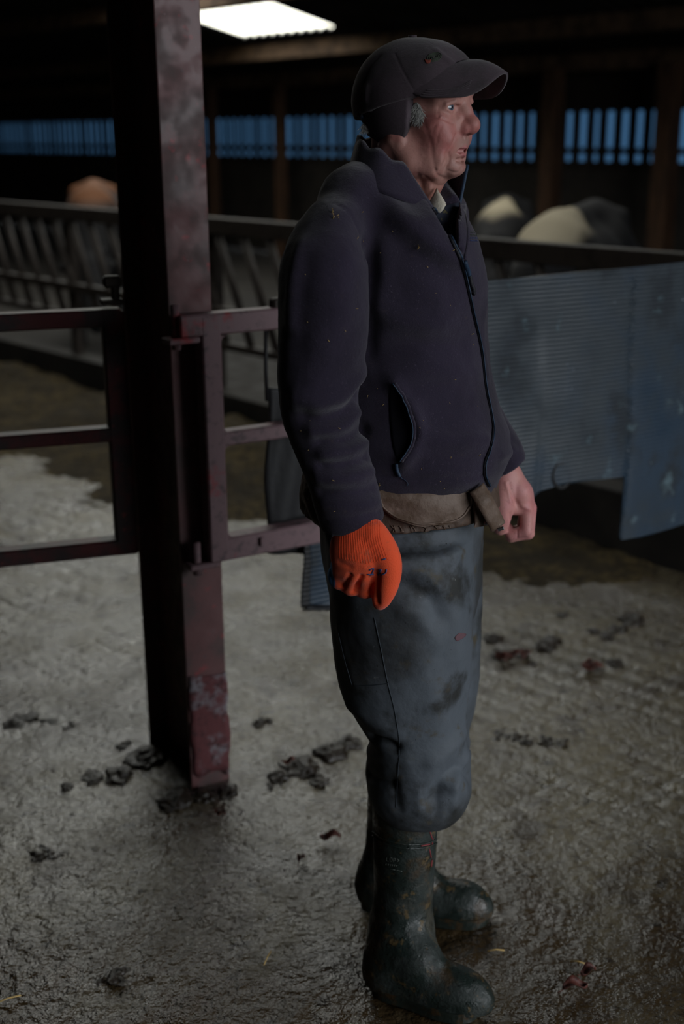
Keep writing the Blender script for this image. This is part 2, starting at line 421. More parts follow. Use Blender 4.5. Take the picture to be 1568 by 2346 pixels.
M['purlin'] = mat('purlin_timber', S(86, 68, 52), 0.8, 0.2, layers=[(8, S(54, 42, 32), .4, .65, 5)])
M['silage'] = mat('silage', S(74, 62, 36), 0.85, 0.2, layers=[(5, S(40, 33, 21), .42, .62, 5), (30, S(42, 35, 22), .4, .6, 6), (90, S(104, 88, 50), .6, .75, 5)], bumps=[(60, .9, .02, 6)])
M['muck'] = mat('wet_muck', S(40, 33, 26), 0.32, 0.5, layers=[(60, S(64, 54, 40), .52, .7, 5)], bumps=[(70, .8, .01, 6)])
M['leaf'] = mat('dead_leaf', S(90, 46, 37), 0.55, 0.4, layers=[(80, S(56, 30, 25), .45, .65, 3)])
M['cow'] = mat('cow_coat', None, 0.8, 0.2, attr='tint', bumps=[(120, .3, .004, 3)])
M['bluesheet'] = None

def belt_material():                  # ribbed blue belting, scuffed
    m = mat('blue_ribbed_belting', S(30, 49, 66), 0.55, 0.4, layers=[(2.0, S(42, 51, 58), .42, .58, 6), (1.5, S(20, 45, 80), .54, .66, 4), (6, S(28, 36, 43), .52, .66, 6), (12, S(84, 104, 112), .60, .74, 8), (40, S(150, 160, 172), .70, .76, 4)], bumps=[(40, .25, .003, 4)], rlayer=(6, .4, .65, .4, .65))
    return m
M['belt'] = belt_material()
def floor_material():
    m = bpy.data.materials.new('wet_grooved_concrete'); m.use_nodes = True; nt = m.node_tree; nd = nt.nodes; lk = nt.links
    p = nd['Principled BSDF']; tc = nd.new('ShaderNodeTexCoord'); v = tc.outputs['Object']
    def noise(sc, det=5, ro=.6):
        n = nd.new('ShaderNodeTexNoise'); n.inputs['Scale'].default_value = sc; n.inputs['Detail'].default_value = det; n.inputs['Roughness'].default_value = ro; lk.new(v, n.inputs['Vector']); return n.outputs['Fac']
    def rmap(x, a, b, c=0., d=1.):
        r = nd.new('ShaderNodeMapRange'); r.inputs[1].default_value = a; r.inputs[2].default_value = b; r.inputs[3].default_value = c; r.inputs[4].default_value = d; lk.new(x, r.inputs[0]); return r.outputs[0]
    def mx(f, a, b):
        x = nd.new('ShaderNodeMix'); x.data_type = 'RGBA'; lk.new(f, x.inputs[0])
        for k, c in ((6, a), (7, b)):
            if isinstance(c, tuple): x.inputs[k].default_value = c
            else: lk.new(c, x.inputs[k])
        return x.outputs[2]
    c = mx(rmap(noise(2.5), .35, .65), S(112, 103, 82), S(78, 70, 53))
    c = mx(rmap(noise(40, 6), .5, .7), c, S(70, 61, 45))
    at = nd.new('ShaderNodeAttribute'); at.attribute_name = 'tint'          # where slurry lies
    sep = nd.new('ShaderNodeSeparateColor'); lk.new(at.outputs['Color'], sep.inputs[0]); slur = sep.outputs[0]
    c = mx(rmap(noise(5.5, 7), .53, .64), c, S(58, 47, 31)); c = mx(slur, c, S(60, 47, 29)); bed = sep.outputs[1]
    c = mx(rmap(noise(16, 6), .6, .68), c, S(42, 35, 27)); c = mx(bed, c, S(26, 22, 17))
    lk.new(c, p.inputs['Base Color'])
    ad = nd.new('ShaderNodeMath'); ad.operation = 'MULTIPLY_ADD'; lk.new(slur, ad.inputs[0]); ad.inputs[1].default_value = -.10; lk.new(rmap(noise(7, 5), .38, .62, .20, .42), ad.inputs[2]); ad.use_clamp = True
    ad2 = nd.new('ShaderNodeMath'); ad2.operation = 'MULTIPLY_ADD'; lk.new(bed, ad2.inputs[0]); ad2.inputs[1].default_value = .6; lk.new(ad.outputs[0], ad2.inputs[2]); ad2.use_clamp = True; lk.new(ad2.outputs[0], p.inputs['Roughness']); p.inputs['Specular IOR Level'].default_value = 0.5; cm = nd.new('ShaderNodeMath'); cm.operation = 'MULTIPLY'; lk.new(rmap(bed, 0, 1, 1., .0), cm.inputs[0]); lk.new(rmap(noise(5, 6), .38, .54, .35, 1.), cm.inputs[1]); lk.new(cm.outputs[0], p.inputs['Coat Weight']); p.inputs['Coat Roughness'].default_value = .07
    pr = None
    for (sc, st, di, de) in ((28, 1.0, .0100, 3), (75, 1.0, .0058, 3), (220, .8, .0010, 3)):
        b = nd.new('ShaderNodeBump'); b.inputs['Strength'].default_value = st; b.inputs['Distance'].default_value = di; lk.new(noise(sc, de), b.inputs['Height'])
        if pr: lk.new(pr, b.inputs['Normal'])
        pr = b.outputs['Normal']
    lk.new(pr, p.inputs['Normal']); lk.new(pr, p.inputs['Coat Normal']); return m
M['floor'] = floor_material()
def film(name, col, mixv):            # translucent sheeting: lets daylight through, tinted
    m = bpy.data.materials.new(name); m.use_nodes = True; nt = m.node_tree; nd = nt.nodes; lk = nt.links
    nd.remove(nd['Principled BSDF']); t = nd.new('ShaderNodeBsdfTransparent'); t.inputs[0].default_value = col
    d = nd.new('ShaderNodeBsdfTranslucent'); d.inputs[0].default_value = col; x = nd.new('ShaderNodeMixShader'); x.inputs[0].default_value = mixv
    lk.new(t.outputs[0], x.inputs[1]); lk.new(d.outputs[0], x.inputs[2]); lk.new(x.outputs[0], nd['Material Output'].inputs[0]); return m
M['grp'] = film('rooflight_sheet', (.96, .93, .84, 1), .12)
M['mesh'] = film('added_blue_film', (.011, .028, .052, 1), .25)  # blue tint that colours and dims the sky seen between the boards
#==PART2==
# ------------------------------------------------------------------ the barn
def grid_mesh(fn, us, vs):
    P = np.array([[fn(u, v) for v in vs] for u in us]); nu, nv = len(us), len(vs)
    F = [(i * nv + j, (i + 1) * nv + j, (i + 1) * nv + j + 1, i * nv + j + 1) for i in range(nu - 1) for j in range(nv - 1)]
    return P.reshape(-1, 3), F
def structure(o, label, cat): return tag(o, label, cat, kind='structure')

# far wall: block base, spaced boards, rail and fascia
b = MB(); b.box(B((UMIN + UMAX) / 2, -0.10, 0.64), U, N, Z, UMAX - UMIN, 0.2, 1.28)
wall_back = structure(b.build('wall_back', M['concrete']), 'far barn wall with spaced vertical boards above a dark base', 'wall')
b = MB(); b.box(B((UMIN + UMAX) / 2, -0.06, 2.06), U, N, Z, UMAX - UMIN, 0.06, 0.56); b.build('fascia_panel', M['board'], wall_back)
b = MB(); b.box(B((UMIN + UMAX) / 2, 0.03, 1.39), U, N, Z, UMAX - UMIN, 0.07, 0.06); b.build('rail', M['board'], wall_back)
PITCHB = 0.175
me = None; k = 0; u = -4.0
while u < UMAX:
    if me is None:
        b = MB(); b.box((0, 0, 0), U, N, Z, 0.100, 0.022, 0.62); o = b.build('board', M['board'], wall_back); me = o.data
    else:
        o = bpy.data.objects.new('board', me); COL.objects.link(o); o.parent = wall_back
    o.location = B(u + random.uniform(-.012, .012), 0.012, 1.52); u += PITCHB
b = MB(); b.box(B((UMIN - 4.1) / 2, 0.012, 1.55), U, N, Z, -4.1 - UMIN, 0.03, 0.6); b.build('closed_boarding', M['board'], wall_back)
V, F = grid_mesh(lambda u, z: B(u, -0.17, z), np.linspace(-4.2, UMAX, 3), [1.2, 1.85]); mk('added_tint_film', V, F, M['mesh'], wall_back, False)  # film added behind the gaps to turn the daylight there blue

# timber posts along the far wall
for (px, w, lab) in ((1265, .17, 'brown timber stanchion behind the pale-backed cow'), (1530, .19, 'brown timber stanchion at the right edge of the view'), (642, .13, 'thin dark timber stanchion left of the cap'), (486, .13, 'thin dark timber stanchion just right of the steel post')):
    d = ray(px, 300); d = d / d[1]
    t = np.dot(P0 + N * 0.45 - CAM, N) / np.dot(d, N); p = CAM + d * t
    s = np.dot(p - P0, N); b = MB(); b.box((p[0], p[1], roofz(s) / 2 - .1), U, N, Z, w, w, roofz(s) - .2, .01)
    tag(b.build('timber_stanchion', M['timber']), lab, 'post', 'stanchions along the boarded wall')

# other walls
b = MB(); b.box(B(UMAX + .1, SMAX / 2, 2.7), U, N, Z, .2, SMAX + .4, 5.6); structure(b.build('wall_left', M['concrete']), 'dark far end wall of the barn', 'wall')
b = MB(); b.box(B((UMIN + UMAX) / 2, SMAX + .1, 2.7), U, N, Z, UMAX - UMIN + .4, .2, 5.6); structure(b.build('wall_front', M['concrete']), 'closed long wall behind the viewer', 'wall')
b = MB(); s0, s1, z0, z1 = DOOR
b.box(B(UMIN - .1, s0 / 2 - .1, 2.7), U, N, Z, .2, s0 + .2, 5.6); b.box(B(UMIN - .1, (s1 + SMAX) / 2, 2.7), U, N, Z, .2, SMAX - s1 + .4, 5.6); b.box(B(UMIN - .1, (s0 + s1) / 2, (z1 + 5.5) / 2), U, N, Z, .2, s1 - s0, 5.5 - z1)
structure(b.build('wall_right', M['concrete']), 'gable wall with the wide open doorway', 'wall')
portal(B(UMIN, (s0 + s1) / 2, (z0 + z1) / 2), Z, N, z1 - z0, s1 - s0)

# corrugated roof with rooflights
T = N + SLOPE * Z; T /= np.linalg.norm(T)
ss = sorted(set([-0.5, SMAX + .4] + [x for r in ROOFLIGHTS for x in (r[2], r[3])] + list(np.arange(0, SMAX, 1.4))))
us = np.arange(UMIN - .3, UMAX + .3, 0.042)
def rp(u, s, dz=0): return B(u, s, roofz(s) + .03 * math.sin(2 * math.pi * u / .168) + dz)
V = np.array([[rp(u, s) for s in ss] for u in us]); nu, nv = len(us), len(ss); F = []
for i in range(nu - 1):
    um = (us[i] + us[i + 1]) / 2
    for j in range(nv - 1):
        sm = (ss[j] + ss[j + 1]) / 2
        if any(r[0] < um < r[1] and r[2] < sm < r[3] for r in ROOFLIGHTS): continue
        F.append((i * nv + j, (i + 1) * nv + j, (i + 1) * nv + j + 1, i * nv + j + 1))
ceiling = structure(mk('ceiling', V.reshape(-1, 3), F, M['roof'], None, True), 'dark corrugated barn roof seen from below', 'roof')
for i, r in enumerate(ROOFLIGHTS):
    V, F = grid_mesh(lambda u, s: rp(u, s, .012), np.arange(r[0] - .05, r[1] + .06, .042), [r[2] - .1, r[3] + .1])
    o = mk('window_%d' % (i + 1), V, F, M['grp'], None, True)
    structure(o, ['bright translucent rooflight sheet at the top edge of the view', 'rooflight sheet above the middle of the barn', 'rooflight sheet above the right of the barn'][i], 'rooflight')
    portal(B((r[0] + r[1]) / 2, (r[2] + r[3]) / 2, roofz((r[2] + r[3]) / 2) - .05), U, T, r[1] - r[0], (r[3] - r[2]) * 1.02)
for s in (0.3, 1.38, 3.05, 4.5, 6.0, 7.5, 9.0, 10.5, 12.0, 13.4):
    b = MB(); b.box(B((UMIN + UMAX) / 2, s, roofz(s) - .125), U, T, np.cross(U, T), UMAX - UMIN, .075, .17); b.build('purlin', M['purlin'], ceiling)

# line of the feed barrier
zr = 1.17
FA, FB = G(-120, 452, zr), G(1690, 590, zr); fd = FB - FA; FL = np.linalg.norm(fd); fd /= FL; fn = np.array([fd[1], -fd[0], 0])
# floor: grooved wet concrete, real relief where the camera can see it
def groove(x, y):
    a = math.radians(-43); g = 0
    for (an, sp, wt) in ((a, .085, 1.0), (a + math.radians(84), .095, .35)):
        c = (-math.sin(an) * x + math.cos(an) * y) / sp
        g = g + wt * np.exp(-((np.abs((c % 1) - .5) * sp) / .011) ** 2)
    return g
ts = np.linspace(-.62, .62, 460); ys = 1.45 * np.exp(np.linspace(0, math.log(9.5 / 1.45), 620))
X = (ts[None, :] * ys[:, None]); Y = np.repeat(ys[:, None], len(ts), 1)
xy = np.stack([X.ravel(), Y.ravel(), np.zeros(X.size)], 1)
big = fbm(xy * np.array([1.1, 1.1, 1]) + 4.2, 4); mid = fbm(xy * 7 + 9.1, 4); fine = fbm(xy * 34 + 2.2, 3)
near = np.clip((3.0 - xy[:, 1]) / .9, 0, 1)
slur = np.clip((big * 1.3 + .55 * mid + near * .75 - .05 + .25 * np.clip(xy[:, 0], 0, 1) * near) / .5, 0, 1)
gm_ = np.clip((xy[:, 0] - .25) / .35, 0, 1) * np.clip((3.9 - xy[:, 1]) / .5, 0, 1) * np.clip((xy[:, 1] - 2.45) / .25, 0, 1) + np.clip((-.45 - xy[:, 0]) / .3, 0, 1) * np.clip((xy[:, 1] - 3.2) / .5, 0, 1)
slur = slur * (1 - .85 * np.clip(gm_, 0, 1)); clean = 1 - slur
z = -0.009 * groove(xy[:, 0], xy[:, 1]) * clean * (.12 + .88 * gm_) * np.clip(.75 + 1.6 * fbm(xy * 3 + 31, 2), 0, 1) + .004 * mid * (.3 + .7 * slur) + .0045 * fine * (.6 + .4 * slur)
z -= .004
V = np.stack([xy[:, 0], xy[:, 1], z], 1); nv = len(ts)
i = np.arange(len(ys) - 1)[:, None] * nv + np.arange(nv - 1)[None, :]
F = np.stack([i, i + 1, i + nv + 1, i + nv], -1).reshape(-1, 4)
bed = np.clip(((xy - FA) @ (-fn) - .05) / .15, 0, 1); c = np.stack([slur, bed, slur], 1)
floor = structure(mk('floor', V, F, M['floor'], None, True, c), 'wet grooved concrete barn floor smeared with muck', 'floor')
V, F = grid_mesh(lambda x, y: (x, y, -.022), np.linspace(-40, 40, 9), np.linspace(-30, 50, 9)); mk('outer_slab', V, F, M['concrete'], floor, False)

# ------------------------------------------------------------------ steel post and gates
gd = np.array([.87, .493, 0]); gd /= np.linalg.norm(gd); gm = np.array([gd[1], -gd[0], 0])
C0 = G(440, 1806); FW, DP, FT = .106, .30, .011
ptop = roofz(np.dot(C0 - P0, N)) - .25
def pl(a, bk, z): return C0 + gd * a - gm * bk + Z * z    # along flange, back into the beam, up
post = empty('steel_post', C0)
for nm, a, bk, sx, sy in (('flange', FW / 2, FT / 2, FW, FT), ('flange', FW / 2, DP - FT / 2, FW, FT), ('web', FW / 2, DP / 2, .008, DP - 2 * FT)):
    b = MB(); b.box(pl(a, bk, ptop / 2 - .02), gd, gm, Z, sx, sy, ptop + .04, .002); b.build(nm, M['steel'], post)
# flaked plaster patch low on the front flange
b = MB(); pz = np.linspace(.03, .31, 15); pa = np.linspace(.006, FW + .001, 9); P = np.zeros((9, 15, 3))
for i, a in enumerate(pa):
    for j, zz in enumerate(pz):
        e = min(i, 8 - i) / 4; q = vnoise(np.array([[a * 40, zz * 30, 1.0]]))[0]
        P[i, j] = pl(a + .006 * q * (i in (0, 8)), -.0035 - .003 * max(q, 0), zz + (.02 * q if j in (0, 14) else 0))
M['flake'] = mat('flaked_paint', S(104, 62, 64), .8, .25, layers=[(16, S(132, 128, 134), .46, .64, 7), (50, S(74, 52, 54), .50, .68, 6)], bumps=[(80, .5, .003, 5)])
sheet('flaked_paint_patch', P, .003, M['flake'], post)
tag(post, 'tall rusty red steel beam post standing left of the man', 'post')

gp = C0 + gm * .062                                        # plane of the gate's front face
def gpt(px, py, off=0): return PL(px, py, gp, gm) + gm * off
A = gpt(491, 900); t_st = np.dot(A - gp, gd)
def gg(t, z, off=0): return gp + gd * t + Z * z + gm * off
zt1, zt0 = gpt(500, 722)[2], gpt(500, 772)[2]; zb1, zb0 = gpt(540, 1230)[2], gpt(540, 1282)[2]; zm1, zm0 = gpt(520, 993)[2], gpt(520, 1022)[2]
TEND = np.dot(gpt(1660, 700) - gp, gd)
gate = empty('steel_gate', gg(t_st, 0))
bw = .05
def gbar(name, a, bb, w, h, up=Z, m_='steelgate', par=None):
    b = MB(); b.bar(a, bb, w, h, up, .004); return b.build(name, M[m_], par or gate)
hw = bw / 2
gbar('stile', gg(t_st, zb0, -hw), gg(t_st, zt1, -hw), bw, .048, gd)
gbar('stile', gg(TEND, zb0, -hw), gg(TEND, zt1, -hw), bw, .048, gd)
gbar('top_rail', gg(t_st - .075, (zt1 + zt0) / 2 + .004, -hw), gg(TEND, (zt1 + zt0) / 2 + .004, -hw), bw - .002, zt1 - zt0)
gbar('middle_rail', gg(t_st + .02, (zm1 + zm0) / 2, -hw), gg(TEND, (zm1 + zm0) / 2, -hw), bw - .008, zm1 - zm0 + .004)
gbar('bottom_rail', gg(t_st - .01, (zb1 + zb0) / 2, -hw), gg(np.dot(gpt(1120, 1150) - gp, gd), (zb1 + zb0) / 2, -hw), bw - .002, zb1 - zb0)
# weld gussets rounding the inner corners
for (z_, sg) in ((zt0, -1), (zb1, 1), (zm0, -1), (zm1, 1)):
    b = MB(); t0 = t_st + .024; r = .014; pts = [gg(t0 - .002, z_, -.004)] + [gg(t0 + r * (1 - math.sin(a)), z_ + sg * r * (1 - math.cos(a)), -.004) for a in np.linspace(0, math.pi / 2, 6)]
    Vv = pts + [p - gm * .035 for p in pts]; n_ = len(pts); b.add(Vv, [tuple(range(n_)), tuple(range(n_, 2 * n_))[::-1]] + [(i, (i + 1) % n_, (i + 1) % n_ + n_, i + n_) for i in range(n_)])
    fixnorm(b.build('gusset', M['steelgate'], gate))
# hinge lugs and pins
def hinge(z_, zpin0, zpin1, tp):
    b = MB(); b.box(gg(tp + .012, z_, -.03), gd, gm, Z, .075, .05, .014, .003); b.build('hinge_lug', M['steelgate'], gate)
    b = MB(); b.tube([gg(tp, zpin0, -.028), gg(tp, zpin1, -.028)], .0105, 12); b.build('hinge_pin', M['steelgate'], gate, True)
thp = np.dot(gpt(408, 720) - gp, gd)
hinge(zt0 - .004, zt0 - .025, gpt(408, 702)[2], thp + .004)
hinge(zb0 - .006, zb0 - .03, gpt(436, 1255)[2], thp + .03)
b = MB(); b.box(gg(np.dot(gpt(599, 1247) - gp, gd), (zb0 + zb1) / 2 + .006, .004), gd, gm, Z, .01, .01, .022, .002); b.build('bolt', M['steelgate'], gate)
b = MB(); b.box(gg(np.dot(gpt(648, 690) - gp, gd), zt1 + .013, -hw), gd, gm, Z, .035, .03, .024, .004); b.build('latch', M['galv'], gate)
tag(gate, 'worn steel barred gate hung on the post behind the man', 'gate')

# ribbed blue belting hung along the gate
belt = empty('belting_sheet', gg(np.dot(gpt(1300, 900) - gp, gd), 0))
def belt_pts(outline_top, outline_bot, pxs, off, nv=90, rib=.0008):
    nu = len(pxs); P = np.zeros((nu, nv, 3))
    tp = np.array(outline_top, float); bt = np.array(outline_bot, float)
    for i, px in enumerate(pxs):
        a = gpt(px, np.interp(px, tp[:, 0], tp[:, 1]), off); c = gpt(px, np.interp(px, bt[:, 0], bt[:, 1]), off)
        for j in range(nv):
            z_ = a[2] + (c[2] - a[2]) * j / (nv - 1); t_ = np.dot(a - gp, gd)
            bow = .010 * math.sin(z_ * 7 + t_ * 2.1) + .012 * math.sin(t_ * 5.5 + 1)
            P[i, j] = np.array([a[0], a[1], z_]) + gm * (bow + rib * math.sin(z_ * 2 * math.pi / .0115))
    return P
top = [(1000, 652), (1115, 642), (1300, 622), (1568, 597), (1700, 586)]
xs = np.concatenate([np.linspace(1040, 1434, 52), np.linspace(1437, 1690, 34)])
sheet('belt_panel', belt_pts(top, [(1040, 1140), (1180, 1140), (1222, 1130), (1238, 1112), (1300, 1094), (1434, 1076), (1437, 1220), (1490, 1212), (1568, 1192), (1690, 1160)], xs, .03, 430), .006, M['belt'], belt)
xs = np.linspace(700, 790, 14)
def strip(px0, px1, y0, y1, off, m_, nm, par):
    P = np.zeros((12, 60, 3))
    for j in range(60):
        v = j / 59
        for i in range(12):
            u_ = i / 11; px = (px0[0] + (px0[1] - px0[0]) * u_) * (1 - v) + (px1[0] + (px1[1] - px1[0]) * u_) * v; py = y0 + (y1 - y0) * v
            q = gpt(px, py, off); P[i, j] = q + gm * (.003 * math.sin(q[2] * 2 * math.pi / .0135) + .01 * math.sin(v * 5))
    return sheet(nm, P, .006, M[m_], par)
o = strip((724, 800), (735, 800), 1205, 1408, -.055, 'belt', 'belt_tail', belt); strip((722, 800), (720, 800), 1404, 1417, -.055, 'rubber', 'belt_tail_edge', belt); strip((716, 726), (718, 738), 1215, 1410, -.055, 'rubber', 'belt_tail_edge', belt)
# the round hole rim and torn corner of the belting
a = np.linspace(0, 2 * math.pi, 25); b = MB(); b.tube([gpt(1262 + 19 * math.cos(q), 1081 + 28 * math.sin(q), .044) for q in a], .0055, 8, False); b.build('hole_rim', M['rubber'], belt, True)
b = MB(); b.box(gpt(1424, 1082, .036), gd, gm, Z, .034, .012, .018, .002); b.build('torn_corner', M['rubber'], belt)
tag(belt, 'blue ribbed rubber belting hung on the gate, scuffed, right of the man', 'sheet')
rb = empty('rubber_flap', gpt(660, 1290))
P = np.zeros((10, 40, 3))
for j in range(40):
    for i in range(10):
        v = j / 39; px = 643 + 4 * math.sin(v * 9) * (i == 0) + i * 12; q = gpt(px, 900 + v * 388, -.075); P[i, j] = q + gm * .006 * math.sin(v * 6 + i)
sheet('flap', P, .008, M['rubber'], rb)
tube('flap_cord', [gpt(636, 760, -.062), gpt(637, 860, -.064), gpt(642, 930, -.07)], .005, M['rubber'], rb)
tag(rb, 'black rubber flap hanging behind the gate bars at the man\'s back', 'flap')

# left gate
ld = np.array([.955, .297, 0]); ld /= np.linalg.norm(ld); lm = np.array([ld[1], -ld[0], 0])
lp = pl(-.02, DP * .45, 0)
def lpt(px, py): return PL(px, py, lp, lm)
def lg(t, z, off=0): return lp + ld * t + Z * z + lm * off
M['darkgate'] = mat('dark_red_gate_steel', S(74, 26, 28), .55, .4, layers=[(12, S(40, 30, 30), .42, .6, 6), (50, S(110, 44, 46), .62, .74, 5)], bumps=[(60, .3, .002, 5)])
lgate = empty('steel_gate', lg(-.3, 0))
T0, T1 = np.dot(lpt(-160, 900) - lp, ld), np.dot(lpt(268, 900) - lp, ld)
zz = [(lpt(120, a)[2], lpt(120, c_)[2]) for a, c_ in ((712, 752), (986, 1018), (1246, 1282))]
for nm, (z1_, z0_) in zip(('top_rail', 'middle_rail', 'bottom_rail'), zz):
    gbar(nm, lg(T0, (z1_ + z0_) / 2), lg(T1 + .02, (z1_ + z0_) / 2), .048, z1_ - z0_, Z, 'darkgate', lgate)
gbar('stile', lg(T1, zz[2][1]), lg(T1, zz[0][0] - .005), .05, .052, ld, 'darkgate', lgate)
gbar('stile', lg(T0, zz[2][1]), lg(T0, zz[0][0]), .05, .05, ld, 'darkgate', lgate)
b = MB(); q = lpt(255, 690); b.box(q, ld, lm, Z, .05, .05, .012, .002); b.build('latch_plate', M['galv'], lgate)
b = MB(); q = lpt(256, 645); b.box(q, ld, lm, Z, .042, .035, .028, .006); b.box(lpt(264, 668), ld, lm, Z, .018, .03, .04, .004); b.build('latch', M['galv'], lgate)
tag(lgate, 'dark red steel barred gate left of the tall post', 'gate')

# ------------------------------------------------------------------ feed barrier with slanted bars
def fb(t, z, o=0): return np.array([FA[0], FA[1], 0]) + fd * t + Z * z + fn * o
bar_ = empty('feed_barrier', fb(FL / 2, 0))
gbar('top_rail', fb(0, zr - .04), fb(FL, zr - .04), .06, .085, Z, 'galv', bar_)
gbar('lower_rail', fb(0, .68), fb(FL, .68), .05, .05, Z, 'galv', bar_)
gbar('lower_rail', fb(0, .50), fb(FL, .50), .05, .04, Z, 'galv', bar_)
gbar('kerb', fb(0, .12), fb(FL, .12), .14, .26, Z, 'concrete', bar_)
n_ = int(FL / .215)
for i in range(n_):
    t = (i + .5) * FL / n_
    b = MB(); b.tube([fb(t - .14, zr - .06), fb(t + .14, .50)], .021, 10); b.build('slanted_bar', M['galv'], bar_, True)
for i in range(5):
    t = .1 + (FL - .2) * i / 4; gbar('barrier_post', fb(t, 0, -.04), fb(t, zr - .05, -.04), .06, .06, fd, 'galv', bar_)
tag(bar_, 'feed barrier with slanted bars across the back of the passage', 'barrier')

# silage spread in front of the barrier
nu_, nv_ = 200, 60; P = np.array([[fb(FL * (-.02 + 1.0 * i / (nu_ - 1)), 0, .10 + (2.15 - 1.55 * i / (nu_ - 1) + .18 * math.sin(i * .11) + .1 * math.sin(i * .31)) * j / (nv_ - 1)) for j in range(nv_)] for i in range(nu_)])
q = P.reshape(-1, 3); jj = np.tile(np.linspace(0, 1, nv_), nu_); ii = np.repeat(np.linspace(0, 1, nu_), nv_)
hz = .20 * np.exp(-((jj - .12) / .42) ** 2) * (.55 + .6 * fbm(q * 1.6 + 3, 3)) * np.clip((1 - ii) * 5, 0, 1) + .02 * fbm(q * 14, 3) * np.clip(1.2 - jj, 0, 1) - .03 * jj ** 2
q[:, 2] = hz; F = np.array([(i * nv_ + j, (i + 1) * nv_ + j, (i + 1) * nv_ + j + 1, i * nv_ + j + 1) for i in range(nu_ - 1) for j in range(nv_ - 1)])
tag(mk('silage', q, F, M['silage'], None, True), 'brown silage strewn along the foot of the feed barrier', 'silage', kind='stuff')
#==PART3==
# ------------------------------------------------------------------ cattle behind the barrier
def cow(name, pos, head, hgt, tint, label, group=None, graze=True):
    s = SDF((-1.35, -.42, 0), (1.75, .42, 1.75), .018); q = 1.0
    s.ell((0, 0, .92), (.72, .30, .33), .08); s.ell((.48, 0, .96), (.34, .25, .34), .1); s.ell((-.55, 0, 1.0), (.34, .28, .30), .1)
    s.ell((-.05, 0, .80), (.55, .31, .27), .1); s.cap((-.62, 0, 1.27), (.5, 0, 1.27), .07, .07, .1)
    s.cap((-.62, .17, 1.24), (-.62, -.17, 1.24), .05, .05, .08)
    for y in (-.16, .16):
        s.chain([(.50, y, .80), (.52, y, .48), (.50, y, .44), (.51, y, .12), (.55, y, .04)], [.12, .06, .062, .045, .055], .06)
        s.chain([(-.60, y * 1.15, .90), (-.48, y * 1.2, .66), (-.72, y * 1.1, .46), (-.70, y * 1.1, .12), (-.66, y * 1.1, .04)], [.18, .11, .055, .045, .055], .06)
    hd = np.array((1.30, 0, .62)) if graze else np.array((1.25, 0, 1.32))
    s.chain([(.62, 0, 1.1), (.95, 0, (1.0 if graze else 1.28)), hd - (.12, 0, -.08)], [.21, .15, .12], .08)
    s.chain([hd - (.1, 0, -.1), hd + (.22, 0, -.26)], [.125, .075], .04); s.ell(hd + (.24, 0, -.28), (.08, .075, .07), .03)
    for y in (-1, 1): s.ell(hd + (-.12, y * .19, .12), (.035, .10, .05), .02); s.cap(hd + (-.12, y * .08, .2), hd + (-.08, y * .14, .3), .022, .01, .02)
    s.chain([(-.86, 0, 1.2), (-.95, 0, 1.0), (-.94, 0, .6), (-.93, 0, .45)], [.04, .025, .022, .05], .03)
    s.ell((-.35, 0, .60), (.17, .15, .12), .06)
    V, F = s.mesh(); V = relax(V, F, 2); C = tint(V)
    k = hgt / 1.34; c_, s_ = math.cos(head), math.sin(head)
    R = np.array([[c_, -s_, 0], [s_, c_, 0], [0, 0, 1]]); V = (V * k) @ R.T + np.array([pos[0], pos[1], 0])
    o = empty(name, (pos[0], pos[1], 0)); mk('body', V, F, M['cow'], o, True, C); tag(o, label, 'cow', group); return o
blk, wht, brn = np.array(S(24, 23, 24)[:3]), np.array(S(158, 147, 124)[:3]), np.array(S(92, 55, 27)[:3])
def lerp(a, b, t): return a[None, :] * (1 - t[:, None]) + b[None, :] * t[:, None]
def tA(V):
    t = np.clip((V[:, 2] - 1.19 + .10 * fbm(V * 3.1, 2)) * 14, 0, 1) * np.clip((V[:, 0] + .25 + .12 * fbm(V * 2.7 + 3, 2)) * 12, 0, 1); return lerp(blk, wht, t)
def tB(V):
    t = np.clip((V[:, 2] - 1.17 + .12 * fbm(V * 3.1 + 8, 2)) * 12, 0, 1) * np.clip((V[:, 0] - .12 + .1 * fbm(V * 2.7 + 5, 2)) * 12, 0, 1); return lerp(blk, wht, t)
def tC(V): return lerp(blk, brn, np.clip((V[:, 2] - 1.16 + .1 * fbm(V * 2.2, 3)) * 9, 0, 1))  # brown cow: shade below the lit back is coloured in as black
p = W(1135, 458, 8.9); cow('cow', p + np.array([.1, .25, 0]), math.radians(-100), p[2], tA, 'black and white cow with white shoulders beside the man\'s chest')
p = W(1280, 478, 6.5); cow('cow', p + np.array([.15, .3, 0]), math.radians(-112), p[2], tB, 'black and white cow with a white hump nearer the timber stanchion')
p = W(205, 418, 9.9); cow('cow', p + np.array([.0, .1, 0]), math.radians(-80), p[2], tC, 'brown cow with its shaded lower body coloured black, behind the barrier left of the post')

# ------------------------------------------------------------------ muck, leaves and straw on the floor
def clump(px, py, rp, label, group, flat=.42, big=None):
    if big: label = big
    g = G(px, py); r = rp / pxm(g)
    n1, n2 = 22, 14; V = []
    for j in range(n2):
        ph = math.pi * (.5 * j / (n2 - 1))
        for i in range(n1):
            th = 2 * math.pi * i / n1; V.append((math.cos(th) * math.cos(ph), math.sin(th) * math.cos(ph), math.sin(ph)))
    V = np.array(V); k = 1 + .55 * fbm(V * 2.3 + px * .13 + py * .07, 3); V = V * k[:, None] * np.array([r, r * 1.15, r * flat]); V[:, 2] += .012 * fbm(V * 60 + px, 2) - .006
    V += g; F = [(j * n1 + i, j * n1 + (i + 1) % n1, (j + 1) * n1 + (i + 1) % n1, (j + 1) * n1 + i) for j in range(n2 - 1) for i in range(n1)]
    tag(mk('muck_clump', V, F, M['muck'], None, True), label, 'muck', group)
